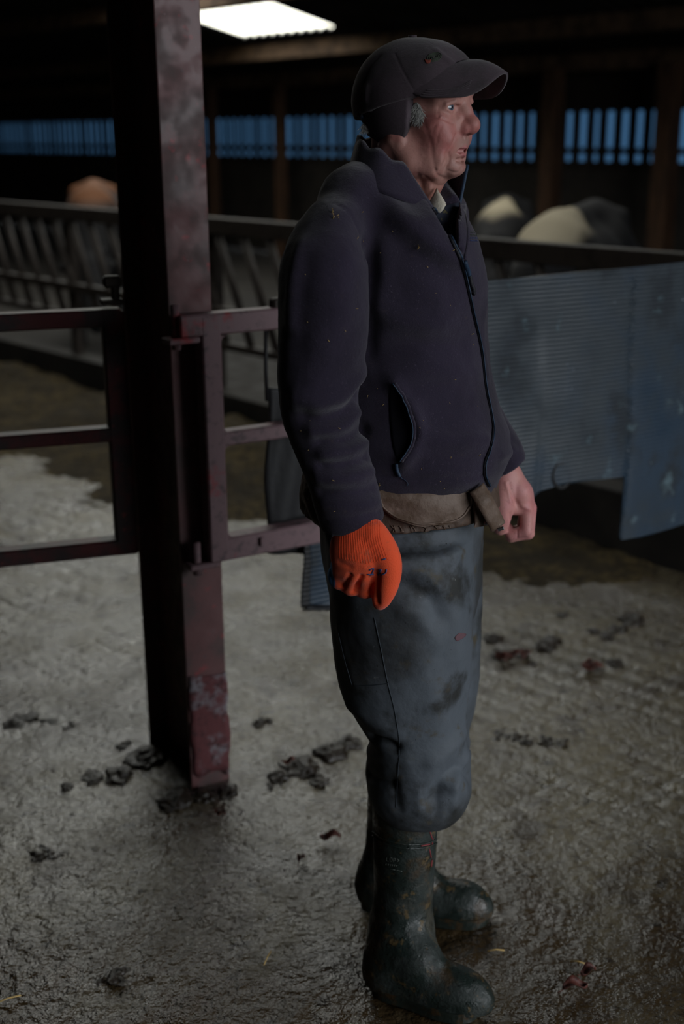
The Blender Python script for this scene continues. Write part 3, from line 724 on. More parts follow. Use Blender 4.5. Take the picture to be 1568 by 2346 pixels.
for (x, y, r) in ((402, 1834, 42), (330, 1735, 42), (270, 1775, 34), (210, 1780, 26), (520, 1812, 24), (470, 1822, 30), (150, 1800, 18), (285, 1705, 22)): clump(x, y, r, 'dark muck heaped at the foot of the steel post', 'muck at the post foot', .42, 'widest dark muck heap against the dark side of the post foot' if (x, y, r) == (402, 1834, 42) else None)
for (x, y, r) in ((690, 1755, 44), (760, 1722, 36), (640, 1778, 26), (800, 1700, 28), (730, 1788, 22), (590, 1655, 16), (610, 1650, 14), (620, 1800, 14)): clump(x, y, r, 'dark muck and leaf clump between the post and the near leg', 'muck between post and man', .42, 'largest dark muck and leaf clump between post and near leg' if (x, y, r) == (690, 1755, 44) else None)
for (x, y, r) in ((1150, 1500, 24), (1190, 1497, 22), (1250, 1480, 26), (1265, 1465, 20), (1130, 1462, 24), (1365, 1525, 20), (1410, 1518, 22), (1450, 1420, 30), (1420, 1440, 20), (1390, 1455, 18), (1290, 1408, 16), (1360, 1445, 16), (1225, 1520, 12)): clump(x, y, r, 'dark muck clod on the floor beyond the far leg', 'muck right of the man', .42, 'largest dark muck clod beyond the far leg, farthest right' if (x, y, r) == (1450, 1420, 30) else None)
for (x, y, r) in ((1200, 1690, 26), (1250, 1695, 22), (1150, 1680, 20), (1290, 1700, 18)): clump(x, y, r, 'low smear of black muck level with the man\'s knee', 'muck smear right', .2, 'widest low smear of black muck level with the knee' if (x, y, r) == (1200, 1690, 26) else None)
for (x, y, r) in ((275, 2235, 30), (240, 2245, 18), (90, 1952, 24), (130, 1955, 20), (60, 1640, 26), (110, 1650, 20), (30, 1655, 24), (160, 1660, 16)): clump(x, y, r, 'black muck lump on the floor left of the post shadow', 'muck at lower left', .25, 'largest black muck lump nearest the bottom left of the floor' if (x, y, r) == (275, 2235, 30) else None)
def leaf(px, py, L, rot, label, group=None, m_='leaf'):
    g = G(px, py, .008); P = np.zeros((7, 13, 3))
    for j in range(13):
        v = j / 12; w = L * .27 * math.sin(math.pi * v) ** .8 + .0006
        for i in range(7):
            u_ = i / 6 * 2 - 1; x, y = (v - .5) * L, u_ * w; z_ = .003 + .012 * L / .06 * (u_ * u_) + .006 * math.sin(v * 7 + px)
            P[i, j] = g + np.array([x * math.cos(rot) - y * math.sin(rot), x * math.sin(rot) + y * math.cos(rot), z_])
    o = empty('dead_leaf', g); sheet('blade', P, .0008, M[m_], o); tube('stalk', [P[3, 0], P[3, 0] - (P[3, 3] - P[3, 0]) * .8], .0009, M[m_], o, 6)
    tag(o, label, 'leaf', group)
leaf(1318, 2263, .050, .1, 'rust red dead leaf at the lower right corner of the floor'); leaf(1348, 2228, .038, .5, 'small brown dead leaf just above the lower right red one')
leaf(757, 1921, .048, .1, 'red dead leaf on the floor left of the near boot'); leaf(505, 1867, .03, -.5, 'small orange leaf just in front of the post foot')
leaf(662, 1748, .035, .4, 'orange leaf on the muck left of the near knee'); leaf(690, 1968, .03, 1.2, 'tiny brown leaf on the floor well left of the near boot shaft')
for (x, y, r) in ((1170, 1505, .3), (1205, 1502, 1.1), (1150, 1512, 2.0), (1360, 1533, .2), (1345, 1528, .9)): leaf(x, y, .06, r, 'dark red leaf among the muck clods beyond the far leg', 'dark red leaves right of the man')
for (px, py, a, L, lab) in ((613, 2195, 1.3, .045, 'short straw stalk upright-looking at the lower middle floor'), (1137, 2178, .05, .035, 'short pale straw just right of the near boot'), (18, 2290, .5, .05, 'straw stalk at the bottom left corner'), (1325, 2205, -.3, .03, 'thin straw stalk on the muck at lower right')):
    g = G(px, py, .006); d = np.array([math.cos(a), math.sin(a) * 1.0, 0]); tag(tube('straw_stalk', [g - d * L / 2, g + np.array([0, 0, .003]), g + d * L / 2], .0014, M['straw'], None, 6), lab, 'straw')
#==PART4==
# ------------------------------------------------------------------ the man
man = empty('person', (W(930, 1500, 2.15)[0], 2.15, 0))
tag(man, 'elderly man in navy fleece, peaked cap and rubber boots standing in profile', 'person')
AH = math.radians(28); HF = np.array([math.cos(AH), -math.sin(AH), 0]); HL = np.array([math.sin(AH), math.cos(AH), 0]); HC = W(958, 245, 2.12)
def h2w(V): V = np.asarray(V, float); return HC + V[..., 0:1] * HF + V[..., 1:2] * HL + V[..., 2:3] * Z
def w2h(V): D = np.asarray(V, float) - HC; return np.stack([D @ HF, D @ HL, D @ Z], -1)

# --- head
hs = SDF((-.13, -.10, -.27), (.15, .10, .125), .0015)
hs.ell((-.014, 0, .028), (.090, .072, .074), .02)
hs.ell((.028, 0, -.03), (.060, .060, .075), .03)
hs.ell((.040, 0, .030), (.040, .058, .042), .02)
for s in (-1, 1):
    hs.chain([(-.012, s * .060, -.052), (.012, s * .054, -.085), (.045, s * .034, -.098)], [.016, .016, .015], .022)
    hs.ell((.046, s * .048, -.026), (.026, .019, .018), .016)
    hs.ell((.056, s * .038, -.048), (.024, .020, .024), .012)
    hs.ell((.040, s * .044, -.080), (.028, .016, .026), .014)
    hs.chain([(.073, s * .010, .020), (.068, s * .033, .021), (.052, s * .054, .012)], [.011, .012, .009], .012)
    hs.ell((.089, s * .034, -.003), (.021, .020, .014), .010, sub=True)
    hs.ell((.030, s * .074, -.002), (.03, .012, .022), .02, sub=True)
hs.ell((.064, 0, -.066), (.0175, .030, .026), .014)
hs.ell((.067, 0, -.094), (.0175, .025, .0165), .010)
hs.chain([(.075, 0, .012), (.0845, 0, -.006), (.0935, 0, -.022)], [.0085, .0085, .0098], .010)
hs.ell((.0965, 0, -.0285), (.0135, .0130, .0128), .006)
hs.ell((.086, 0, -.034), (.019, .0145, .0105), .008)
for s in (-1, 1):
    hs.ell((.0845, s * .0125, -.0350), (.0125, .0075, .0095), .004)
    hs.ell((.090, s * .0070, -.0465), (.0070, .0032, .0045), .003, sub=True)
    hs.ell((.0635, s * .033, -.002), (.0150, .0165, .0148), .004)
    hs.ell((.059, s * .034, -.0165), (.0155, .016, .008), .005)
    hs.chain([(.081, s * .018, .0055), (.0795, s * .033, .0075), (.071, s * .046, .0025)], [.0036, .0042, .0036], .004)
    hs.ell((.0775, s * (.0335 if s < 0 else .030), -.0025), (.014, .0134, .0040 if s < 0 else .0056), .002, sub=True)
    hs.ell((.000, s * .068, -.054), (.008, .007, .012), .004)
# lips
hs.chain([(.0660, -.027, -.0675), (.0785, -.010, -.0625), (.0815, 0, -.0630), (.0785, .010, -.0625), (.0660, .027, -.0675)], [.0035, .0048, .0050, .0048, .0035], .004)
hs.chain([(.0650, -.026, -.0712), (.0765, -.010, -.0755), (.0790, 0, -.0752), (.0765, .010, -.0755), (.0650, .026, -.0712)], [.0035, .0052, .0058, .0052, .0035], .004)
hs.chain([(.0705, -.025, -.0690), (.0805, -.012, -.0690), (.0865, 0, -.0695), (.0805, .012, -.0690), (.0705, .025, -.0690)], [.0018, .0044, .0030, .0044, .0018], .0015, sub=True)
hs.chain([(.074, -.012, -.0838), (.0825, 0, -.0842), (.074, .012, -.0838)], [.003, .003, .003], .008, sub=True)
# neck
hs.chain([(-.022, 0, -.05), (-.034, 0, -.13), (-.050, 0, -.25)], [.056, .054, .060], .03)
for s in (-1, 1): hs.chain([(-.030, s * .056, -.065), (-.006, s * .040, -.13), (.012, s * .014, -.20)], [.012, .012, .010], .014)
hs.chain([(.048, .0, -.100), (.032, -.004, -.122), (.018, -.004, -.165), (.010, 0, -.22)], [.014, .011, .012, .012], .018)
hs.chain([(.044, -.022, -.104), (.026, -.022, -.135), (.014, -.014, -.175)], [.010, .008, .008], .012)
Vh, Fh = hs.mesh(); Vh = relax(Vh, Fh, 1); loc = Vh.copy(); Vw = h2w(Vh)
wr = [([(972, 268), (988, 268), (1005, 268)], -.0016, .0022), ([(1005, 245), (1004, 256), (1005, 267)], -.0006, .002), ([(1014, 271), (1026, 277), (1039, 282)], -.0018, .0022),
      ([(1001, 281), (996, 292), (991, 306)], -.0005, .002), ([(1014, 286), (1005, 304), (1002, 325)], -.0006, .0024), ([(1010, 280), (1000, 285), (985, 300)], -.0004, .002),
      ([(1046, 309), (1036, 332), (1024, 350), (1022, 366), (1014, 382), (1008, 392)], -.0026, .0034), ([(1036, 318), (1026, 338), (1013, 352), (1010, 370)], .0014, .0050),
      ([(1028, 352), (1030, 368), (1018, 388)], -.002, .0028), ([(1029, 392), (1048, 396), (1058, 385)], -.0016, .003), ([(998, 390), (1004, 402), (1016, 408)], -.0022, .0035),
      ([(988, 330), (992, 360), (998, 392)], -.0012, .004), ([(975, 405), (1000, 425), (1022, 424)], -.002, .004), ([(958, 400), (972, 440), (985, 480)], -.0018, .004), ([(985, 430), (990, 455), (985, 485)], .0022, .004),
      ([(960, 275), (975, 290), (985, 320)], -.0008, .004), ([(1018, 250), (1032, 247), (1044, 250)], .0016, .003), ([(1047, 268), (1046, 290), (1050, 306)], -.0016, .004)]
wr = [(a, b * (.8 if b < 0 else .6), c) for (a, b, c) in wr]
Vw = sculpt(Vw, Fh, wr)
nz = fbm(loc * 160, 3); Vw = Vw + normals(Vw, Fh) * (nz * .00035)[:, None]
base = np.array(S(176, 128, 118)[:3]); red = np.array(S(172, 92, 92)[:3]); lip = np.array(S(176, 104, 108)[:3]); neckc = np.array(S(160, 112, 98)[:3]); stub = np.array(S(150, 124, 116)[:3]); brow = np.array(S(140, 120, 110)[:3])
C = np.tile(base, (len(loc), 1)); al = np.abs(loc[:, 1])
def blob(c, r, sym=True):
    d = np.sqrt((((np.stack([loc[:, 0], al if sym else loc[:, 1], loc[:, 2]], 1) - np.array(c)) / np.array(r)) ** 2).sum(1)); return np.clip(1.4 - d, 0, 1)
def paint(colr, m_):
    global C
    C = C * (1 - m_[:, None]) + colr * m_[:, None]
paint(neckc, np.clip((-.105 - loc[:, 2]) / .03, 0, 1)); paint(red, .55 * blob((.062, .045, -.045), (.035, .03, .03))); paint(red, .6 * blob((.098, 0, -.032), (.02, .02, .02)))
paint(red, .45 * np.clip(fbm(loc * 45, 3) * 2, 0, 1)); paint(base * .72, .35 * np.clip(fbm(loc * 90 + 5, 3) * 2 - .3, 0, 1)); paint(stub, .55 * blob((.085, .006, -.055), (.02, .022, .012))); paint(stub, .3 * blob((.07, .015, -.1), (.03, .035, .025)))
paint(lip, .85 * np.clip(1.3 - np.minimum(pdist(loc, [(.0660, -.027, -.0675), (.0880, 0, -.0645), (.0660, .027, -.0675)]), pdist(loc, [(.0650, -.026, -.0712), (.0860, 0, -.0765), (.0650, .026, -.0712)])) / .0055, 0, 1))
paint(red, .5 * np.clip(1.2 - pdist(loc, [(.0765, -.022, -.005), (.076, -.034, -.0062), (.067, -.045, -.004)]) / .003, 0, 1))
paint(brow, .6 * blob((.075, .033, .026), (.012, .022, .007)))

# --- far bare hand (joined into the one body mesh)
def hand_mesh(prims, lo, hi, h):
    s = SDF(lo, hi, h)
    for (pts, rad, k) in prims: s.chain(pts, rad, k)
    return s
HY = 2.28
def q_(px, py, dy=0): return W(px, py, HY + dy)
k_ = [(1208, 1160, -.012), (1216, 1163, .012), (1214, 1166, .034), (1206, 1170, .054)]
lo = np.minimum(q_(1090, 1260, -.07), q_(1250, 1000, -.07)) - .02; hi = np.maximum(q_(1260, 1000, .1), q_(1260, 1260, .1)) + .03
fh = SDF(lo, hi, .0017)
fh.chain([q_(1128, 1010, .03), q_(1156, 1085, .005), q_(1166, 1110, .005)], [.030, .0265, .026], .01)
for (x, y, d) in k_: fh.chain([q_(1163, 1095, .005 + d * .4), q_((1163 + x) / 2 + 4, (1095 + y) / 2, d * .8), q_(x - 4, y - 2, d)], [.023, .019, .0135], .016)
fh.ell(q_(1180, 1150, .02), (.024, .036, .026), .016)
# four curled fingers, index nearest
fh.chain([q_(1207, 1162, -.012), q_(1206, 1216, -.020), q_(1172, 1226, -.014), q_(1163, 1206, .0)], [.0140, .0118, .0105, .0085], .004)
fh.chain([q_(1214, 1164, .010), q_(1211, 1222, .004), q_(1172, 1230, .008), q_(1160, 1206, .014)], [.0140, .0120, .0108, .009], .003)
fh.chain([q_(1212, 1168, .032), q_(1206, 1222, .028), q_(1170, 1226, .030), q_(1160, 1204, .032)], [.0135, .0115, .0105, .009], .003)
fh.chain([q_(1204, 1172, .052), q_(1196, 1214, .050), q_(1168, 1216, .050), q_(1160, 1198, .048)], [.0125, .0105, .0095, .008], .003)
# thumb from the side of the palm
fh.chain([q_(1156, 1105, -.010), q_(1153, 1145, -.024), q_(1152, 1180, -.026), q_(1146, 1213, -.018)], [.019, .0185, .0150, .0108], .010, sm=3)
fh.chain([q_(1160, 1150, -.020), q_(1182, 1166, -.016), q_(1202, 1166, -.014)], [.011, .008, .009], .010)
fh.chain([q_(1172, 1112, -.016), q_(1186, 1136, -.018), q_(1202, 1158, -.020)], [.006, .005, .005], .010)
Vf, Ff = fh.mesh(); Vf = relax(Vf, Ff, 1)
Vf = sculpt(Vf, Ff, [([(1168, 1110), (1176, 1135), (1184, 1152)], -.0018, .004), ([(1160, 1108), (1166, 1130), (1170, 1150)], .0016, .0035), ([(1198, 1160), (1216, 1168)], .0018, .004), ([(1170, 1178), (1172, 1200)], -.003, .006), ([(1186, 1216), (1186, 1232)], -.0016, .002)])
hc = np.tile(np.array(S(190, 128, 128)[:3]), (len(Vf), 1)); m_ = np.clip(.5 + .9 * fbm(Vf * 50, 3), 0, 1)[:, None]; hc = hc * (1 - .5 * m_) + np.array(S(196, 146, 132)[:3]) * .5 * m_
kn = np.zeros(len(Vf))
for (x, y, d) in k_: kn = np.maximum(kn, np.clip(1.3 - np.linalg.norm(Vf - q_(x, y, d), axis=1) / .018, 0, 1))
hc = hc * (1 - .6 * kn[:, None]) + np.array(S(186, 98, 104)[:3]) * .6 * kn[:, None]
# coarse trunk, hidden in the clothes, that joins head, arms and legs
bs = SDF((-.12, 1.85, .25), (.36, 2.45, 1.55), .012)
bs.chain([W(905, 430, 2.14), W(890, 560, 2.14), W(905, 900, 2.15), W(915, 1150, 2.15)], [.05, .085, .10, .10], .04)
bs.chain([W(890, 500, 2.13), W(790, 570, 2.0), W(742, 850, 1.95), W(805, 1150, 1.918)], [.05, .036, .034, .026], .03)
bs.chain([W(900, 500, 2.14), W(975, 550, 2.28), W(1000, 850, 2.36), W(1150, 1060, 2.29)], [.06, .05, .035, .026], .04)
bs.chain([W(930, 1200, 2.07), W(950, 1650, 2.06), W(930, 1950, 2.05)], [.08, .06, .045], .05); bs.chain([W(960, 1200, 2.22), W(980, 1600, 2.26), W(940, 1850, 2.28)], [.08, .06, .045], .05)
Vt, Ft = bs.mesh()
VV = np.concatenate([Vw, Vf, Vt]); FF = np.concatenate([Fh, Ff + len(Vw), Ft + len(Vw) + len(Vf)]); CC = np.concatenate([C, hc, np.tile(neckc, (len(Vt), 1))])
mk('body', VV, FF, M['skin'], man, True, CC)
for s in (-1, 1):
    c0 = np.array((.0642, s * .033, -.0022)); n1, n2 = 28, 18; gz = np.array((.95, -.30 if s < 0 else -.12, .02)); gz /= np.linalg.norm(gz); V = []
    for j in range(n2 + 1):
        for i in range(n1):
            ph = math.pi * j / n2; th = 2 * math.pi * i / n1; V.append((math.cos(ph), math.sin(ph) * math.cos(th), math.sin(ph) * math.sin(th)))
    V = np.array(V); F = [(j * n1 + i, j * n1 + (i + 1) % n1, (j + 1) * n1 + (i + 1) % n1, (j + 1) * n1 + i) for j in range(n2) for i in range(n1)]
    a = np.degrees(np.arccos(np.clip(V @ gz, -1, 1))); col = np.where((a < 11)[:, None], np.array([.005, .005, .006]), np.where((a < 28)[:, None], np.array(S(60, 76, 92)[:3]), np.array(S(176, 166, 160)[:3])))
    mk('eye', h2w(c0 + V * .0128), F, M['eye'], man, True, col)
b = MB()
for i, x in enumerate(np.linspace(-.0125, .0125, 5)):
    f_ = .0775 - 26 * x * x; b.box(h2w(np.array([[f_ - .004, x, -.0675]]))[0], HF, HL, Z, .005, .0052, .006, .0012)
b.build('teeth', M['teeth'], man, True)

# --- cap
cs = SDF((-.14, -.115, -.06), (.125, .115, .135), .0020)
cs.ell((-.011, 0, .012), (.103, .089, .0955), .01); cs.ell((.036, 0, .046), (.054, .064, .044), .03)
cs.cut((-.115, 0, -.0225), (.253, 0, -1.0))
Vc, Fc = cs.mesh(); Vc = relax(Vc, Fc, 2); Vc = h2w(Vc)
Vc = sculpt(Vc, Fc, [([(905, 122), (925, 165), (948, 205)], -.0009, .0016), ([(830, 255), (890, 245), (950, 222), (1010, 190), (1078, 166)], .0016, .004), ([(1000, 115), (1030, 140), (1060, 160)], .002, .006), ([(835, 185), (850, 150), (870, 130)], -.0015, .005), ([(840, 200), (838, 230)], .002, .006)])
Vc += normals(Vc, Fc) * (.0012 * fbm(Vc * 28, 3))[:, None]
cap = mk('cap', Vc, Fc, M['cap'], man); cap['label'] = 'dark peaked cap with ear flaps'
Tc = bvh(Vc, Fc)
P = np.zeros((41, 15, 3))
for i, th in enumerate(np.linspace(-1.38, 1.38, 41)):
    fi = -.004 + .094 * math.cos(th); li = .082 * math.sin(th); zi = .069 - .060 * (1 - math.cos(th))
    ln = .061 * max(math.cos(th * .86), 0.02) ** .75
    fo, lo_, zo = fi + ln, li * (1 - .03 * math.cos(th)), .049 - .037 * math.sin(min(abs(th) / .95, 1) * math.pi / 2) ** 2
    for j in range(15):
        v = j / 14; arch = .006 * math.sin(math.pi * v)
        P[i, j] = (fi + (fo - fi) * v, li + (lo_ - li) * v, zi + (zo - zi) * v + arch * math.cos(th))
brim = sheet('brim', h2w(P), .0042, M['cap'], cap)
Tb = bvh(np.array([v.co for v in brim.data.vertices]), [list(p.vertices) for p in brim.data.polygons])
for k in range(4):
    L = castline(Tb, [(962 + k * 5, 220 - k * 4.5), (990 + k * 6, 222 - k * 5), (1030 + k * 6, 216 - k * 5), (1075 + k * 2, 202 - k * 6)], .0003, 6)
    if len(L) > 3: tube('stitch_line', L, .0007, M['cap'], brim, 5)
fl = SDF((-.135, -.105, -.075), (.05, .105, .05), .0020)
fl.ell((-.008, 0, .004), (.088, .0845, .10), 0)
pg = np.array([(-.135, -.034), (-.085, -.042), (-.055, -.050), (-.035, -.061), (-.012, -.064), (.005, -.056), (.015, -.034), (.019, 0), (.020, .04), (-.135, .04)])
gx, gz_ = np.meshgrid(fl.ax[0], fl.ax[2], indexing='ij'); d2 = np.full(gx.shape, 1e9); ins = np.zeros(gx.shape, bool)
for i in range(len(pg)):
    a, c_ = pg[i], pg[(i + 1) % len(pg)]; e = c_ - a; t = np.clip(((gx - a[0]) * e[0] + (gz_ - a[1]) * e[1]) / (e @ e), 0, 1)
    d2 = np.minimum(d2, np.hypot(gx - a[0] - e[0] * t, gz_ - a[1] - e[1] * t)); cond = (a[1] > gz_) != (c_[1] > gz_)
    ins ^= cond & (gx < (c_[0] - a[0]) * (gz_ - a[1]) / (c_[1] - a[1] + 1e-12) + a[0])
d2 = np.where(ins, -d2, d2).astype(np.float32); fl.f = np.maximum(fl.f, d2[:, None, :])
V, F = fl.mesh(); V = relax(V, F, 2); V = h2w(V); mk('ear_flap', V, F, M['cap'], cap)
b = MB(); b.tube([h2w(np.array([[-.011, 0, .1065]]))[0], h2w(np.array([[-.011, 0, .1105]]))[0]], .007, 12); b.build('button', M['cap'], cap, True)
# embroidered emblem: rings of green thread and a red patch
for r_ in (4, 7, 10, 13):
    L = castline(Tc, [(996 + r_ * 1.25 * math.cos(a), 131 + r_ * .75 * math.sin(a) - .25 * r_ * math.cos(a)) for a in np.linspace(0, 2 * math.pi, 15)], .0006, 3)
    if len(L) > 5: tube('emblem_thread', L, .0007, M['green'], cap, 5)
for k in range(5):
    L = castline(Tc, [(973 + k, 137 + k * 1.6), (981, 139 + k * 1.6), (989 - k, 138 + k * 1.5)], .0006, 3)
    if len(L) > 3: tube('emblem_thread', L, .0009, M['red'], cap, 5)
L = castline(Tc, [(826, 262), (836, 268), (848, 266), (860, 262)], .001, 4); tube('adjuster_strap', L, .0035, M['zip'], cap)
L = castline(Tc, [(829, 262), (834, 272)], .003, 4)
if len(L) > 1: tube('adjuster_toggle', L, .0045, M['piping'], cap)

# --- hair: sideburn, nape tuft and eyebrow
Th = bvh(Vw, Fh)
def tuft(name, specs):
    b = MB()
    for (cx, cy, rx, ry, n, ln, spread) in specs:
        for _ in range(n):
            a, r_ = random.uniform(0, 6.28), math.sqrt(random.random()); x, y = cx + rx * r_ * math.cos(a), cy + ry * r_ * math.sin(a)
            p = cast(Th, x, y, .0)
            if p is None: p = W(x, y, 2.10)
            nrm = -(ray(x, y)); nrm /= np.linalg.norm(nrm); d = np.array([random.uniform(-1, 1) * spread, 0, -1.0]); d /= np.linalg.norm(d); l_ = ln * random.uniform(.6, 1.2)
            pts = [p, p + nrm * l_ * .35 + d * l_ * .3, p + nrm * l_ * .45 + d * l_ * .7, p + nrm * l_ * .30 + d * l_ * 1.05 + HF * random.uniform(-.2, .3) * l_]
            b.tube(pts, np.array([.0004, .0004, .0004, .0002]), 4, False)
    b.build(name, M['hair'], man, True)
tuft('sideburn', [(955, 256, 12, 22, 420, .0095, .9), (961, 262, 8, 18, 240, .010, 1.2)])
tuft('nape_hair', [(834, 290, 5, 8, 70, .010, .9)])
#==PART5==
# ------------------------------------------------------------------ clothes
def rows(tab, extra=0.0):              # (py, pxL, pxR, Y, ry) -> loft rows
    out = []
    for (py, l, r, Y, ry) in tab:
        c = W((l + r) / 2, py, Y); out.append((c[2], c[0], c[1], (r - l) / 2 / pxm(c) + extra, ry + extra))
    return out
lo, hi = (-.20, 1.80, .70), (.38, 2.50, 1.60); HH = .0046
# fleece trunk
fs = SDF(lo, hi, HH)
fs.loft(rows([(418, 825, 1000, 2.135, .085), (450, 795, 1045, 2.135, .125), (490, 768, 1066, 2.135, .165), (550, 742, 1097, 2.14, .175), (650, 728, 1113, 2.14, .175), (750, 724, 1116, 2.145, .174), (850, 718, 1127, 2.15, .175), (930, 714, 1146, 2.15, .18), (1000, 714, 1166, 2.15, .195), (1040, 716, 1162, 2.15, .194), (1080, 722, 1144, 2.15, .186), (1106, 726, 1134, 2.15, .182), (1122, 728, 1132, 2.15, .180)]), .02, p=2.2)
fs.chain([W(880, 425, 2.12), W(815, 462, 2.05), W(772, 530, 1.995)], [.060, .056, .046], .05)
fs.chain([W(930, 440, 2.17), W(985, 500, 2.28)], [.06, .068], .05)
# near sleeve
sl = SDF(lo, hi, HH)
arm = [(765, 520, 1.995, 62), (750, 572, 1.975, 82), (743, 620, 1.965, 95), (741, 690, 1.962, 97), (741, 760, 1.960, 95), (736, 820, 1.957, 91), (730, 880, 1.953, 87), (735, 950, 1.950, 80), (758, 1025, 1.945, 73), (782, 1095, 1.938, 70), (796, 1150, 1.933, 68), (808, 1195, 1.930, 65), (818, 1235, 1.928, 64)]
arm = [(a, b, c - (.022 if b > 600 else .008), d) for (a, b, c, d) in arm]
pts = [W(a[0], a[1], a[2]) for a in arm]; rad = [a[3] / pxm(p) for a, p in zip(arm, pts)]
sl.chain(pts, rad, .012, sm=3)
c0 = W(800, 1197, 1.91); e1 = W(725, 1212, 1.91) ; e2 = W(876, 1184, 1.91); nrm = np.cross(e2 - e1, np.array([0, 1, 0.15])); nrm = nrm if nrm[2] < 0 else -nrm
sl.cut(c0, nrm)
# far sleeve
s2 = SDF(lo, hi, HH)
s2.chain([W(985, 510, 2.29), W(1010, 700, 2.35), W(1020, 850, 2.36), W(1095, 960, 2.33), W(1140, 1025, 2.30), W(1168, 1078, 2.28)], [.068, .062, .056, .048, .041, .036], .012, sm=3)
c0 = W(1165, 1068, 2.285); e1 = W(1130, 1088, 2.285); e2 = W(1197, 1050, 2.285); nrm = np.cross(e2 - e1, np.array([0, 1, 0.1])); nrm = nrm if nrm[2] < 0 else -nrm
s2.cut(c0, nrm)
for s in (sl, s2):
    k = .018; h = np.clip(.5 + .5 * (fs.f - s.f) / k, 0, 1); fs.f = fs.f * (1 - h) + s.f * h - k * h * (1 - h)
# open neck
fs.chain([W(985, 385, 2.12), W(1003, 430, 2.095), W(1021, 480, 2.065), W(1037, 530, 2.045), W(1053, 584, 2.025)], [.058, .040, .0215, .012, .004], .006, sub=True, sm=3)
fs.chain([W(900, 380, 2.13), W(905, 430, 2.13)], [.052, .05], .006, sub=True)
vp = np.array([(905, 330), (930, 384), (962, 432), (992, 480), (1024, 535), (1056, 594), (1049, 550), (1049, 500), (1053, 462), (1072, 374), (1072, 330)], float)
gx, gy, gz_ = np.meshgrid(*fs.ax, indexing='ij'); D0, D1, D2 = gx, gy, gz_ - CH
dep = D1 * _f[1] + D2 * _f[2]; uu = CX + FPX * (D0 * _r[0] + D1 * _r[1] + D2 * _r[2]) / dep; vv = CY - FPX * (D0 * _u[0] + D1 * _u[1] + D2 * _u[2]) / dep
msk = (uu > 880) & (uu < 1090) & (vv > 320) & (vv < 610) & (gy < 2.135); pu, pv = uu[msk], vv[msk]; d2 = np.full(pu.shape, 1e9); ins = np.zeros(pu.shape, bool)
for i in range(len(vp)):
    a, c_ = vp[i], vp[(i + 1) % len(vp)]; e = c_ - a; t = np.clip(((pu - a[0]) * e[0] + (pv - a[1]) * e[1]) / (e @ e), 0, 1)
    d2 = np.minimum(d2, np.hypot(pu - a[0] - e[0] * t, pv - a[1] - e[1] * t)); cond = (a[1] > pv) != (c_[1] > pv)
    ins ^= cond & (pu < (c_[0] - a[0]) * (pv - a[1]) / (c_[1] - a[1] + 1e-12) + a[0])
d2 = np.where(ins, -d2, d2) / 1370.0; d2 = np.maximum(d2, gy[msk] - 2.13); fs.f[msk] = np.maximum(fs.f[msk], -d2).astype(np.float32)
Vj, Fj = fs.mesh(); Vj = relax(Vj, Fj, 2)
folds = [([(835, 845), (800, 900), (735, 925), (680, 915)], .006, .016), ([(818, 905), (790, 945), (735, 965), (700, 955)], -.006, .014), ([(815, 945), (780, 975), (720, 985)], .007, .014),
         ([(830, 985), (790, 1008), (735, 1010)], -.005, .012), ([(834, 1015), (800, 1030), (745, 1040)], .006, .013), ([(838, 1050), (800, 1062), (740, 1066)], -.005, .011), ([(846, 1080), (800, 1098), (735, 1096)], .006, .013), ([(853, 1120), (810, 1130), (740, 1128)], -.004, .011), ([(862, 1150), (810, 1160), (745, 1158)], .0035, .012),
         ([(868, 1170), (800, 1188), (730, 1196)], -.0022, .0028),
         ([(838, 560), (850, 640), (845, 760), (832, 850)], -.006, .016), ([(765, 470), (800, 500), (828, 545), (838, 600)], -.0018, .0035),
         ([(1050, 598), (1000, 565), (940, 520), (890, 465)], .007, .020), ([(1040, 640), (980, 600), (920, 560), (870, 520)], -.005, .024), ([(880, 560), (875, 620), (860, 700)], .006, .022),
         ([(870, 700), (930, 730), (1010, 745)], .004, .022), ([(860, 820), (950, 790), (1060, 800)], -.004, .02), ([(1090, 860), (1000, 850), (900, 860)], .004, .022),
         ([(905, 880), (940, 930), (960, 985), (952, 1030), (930, 1060)], .006, .012), ([(1110, 1010), (1040, 1010), (975, 990), (950, 930)], .005, .018), ([(1110, 1050), (1040, 1050), (960, 1060)], -.004, .018),
         ([(870, 1092), (960, 1098), (1060, 1094), (1105, 1090)], -.0024, .0030), ([(1120, 640), (1108, 760), (1118, 860)], .003, .012), ([(690, 560), (672, 640), (668, 740)], .004, .014), ([(700, 600), (690, 700), (690, 800)], -.003, .016),
         ([(780, 500), (790, 600), (780, 720)], .004, .03), ([(820, 420), (800, 470), (770, 500)], .003, .02), ([(1175, 1030), (1150, 1045)], .004, .01)]
folds = [(a, b * (1.5 if abs(b) > .003 else 1), c) for (a, b, c) in folds]
Vj = sculpt(Vj, Fj, folds)
nj = normals(Vj, Fj); Vj = Vj + nj * (.0032 * fbm(Vj * np.array([9, 9, 14]) + 3, 3) + .0008 * fbm(Vj * 70, 2))[:, None]
fleece = mk('fleece_jacket', Vj, Fj, M['fleece'], man); fleece['label'] = 'dark navy fleece jacket half unzipped'
TJ = bvh(Vj, Fj)
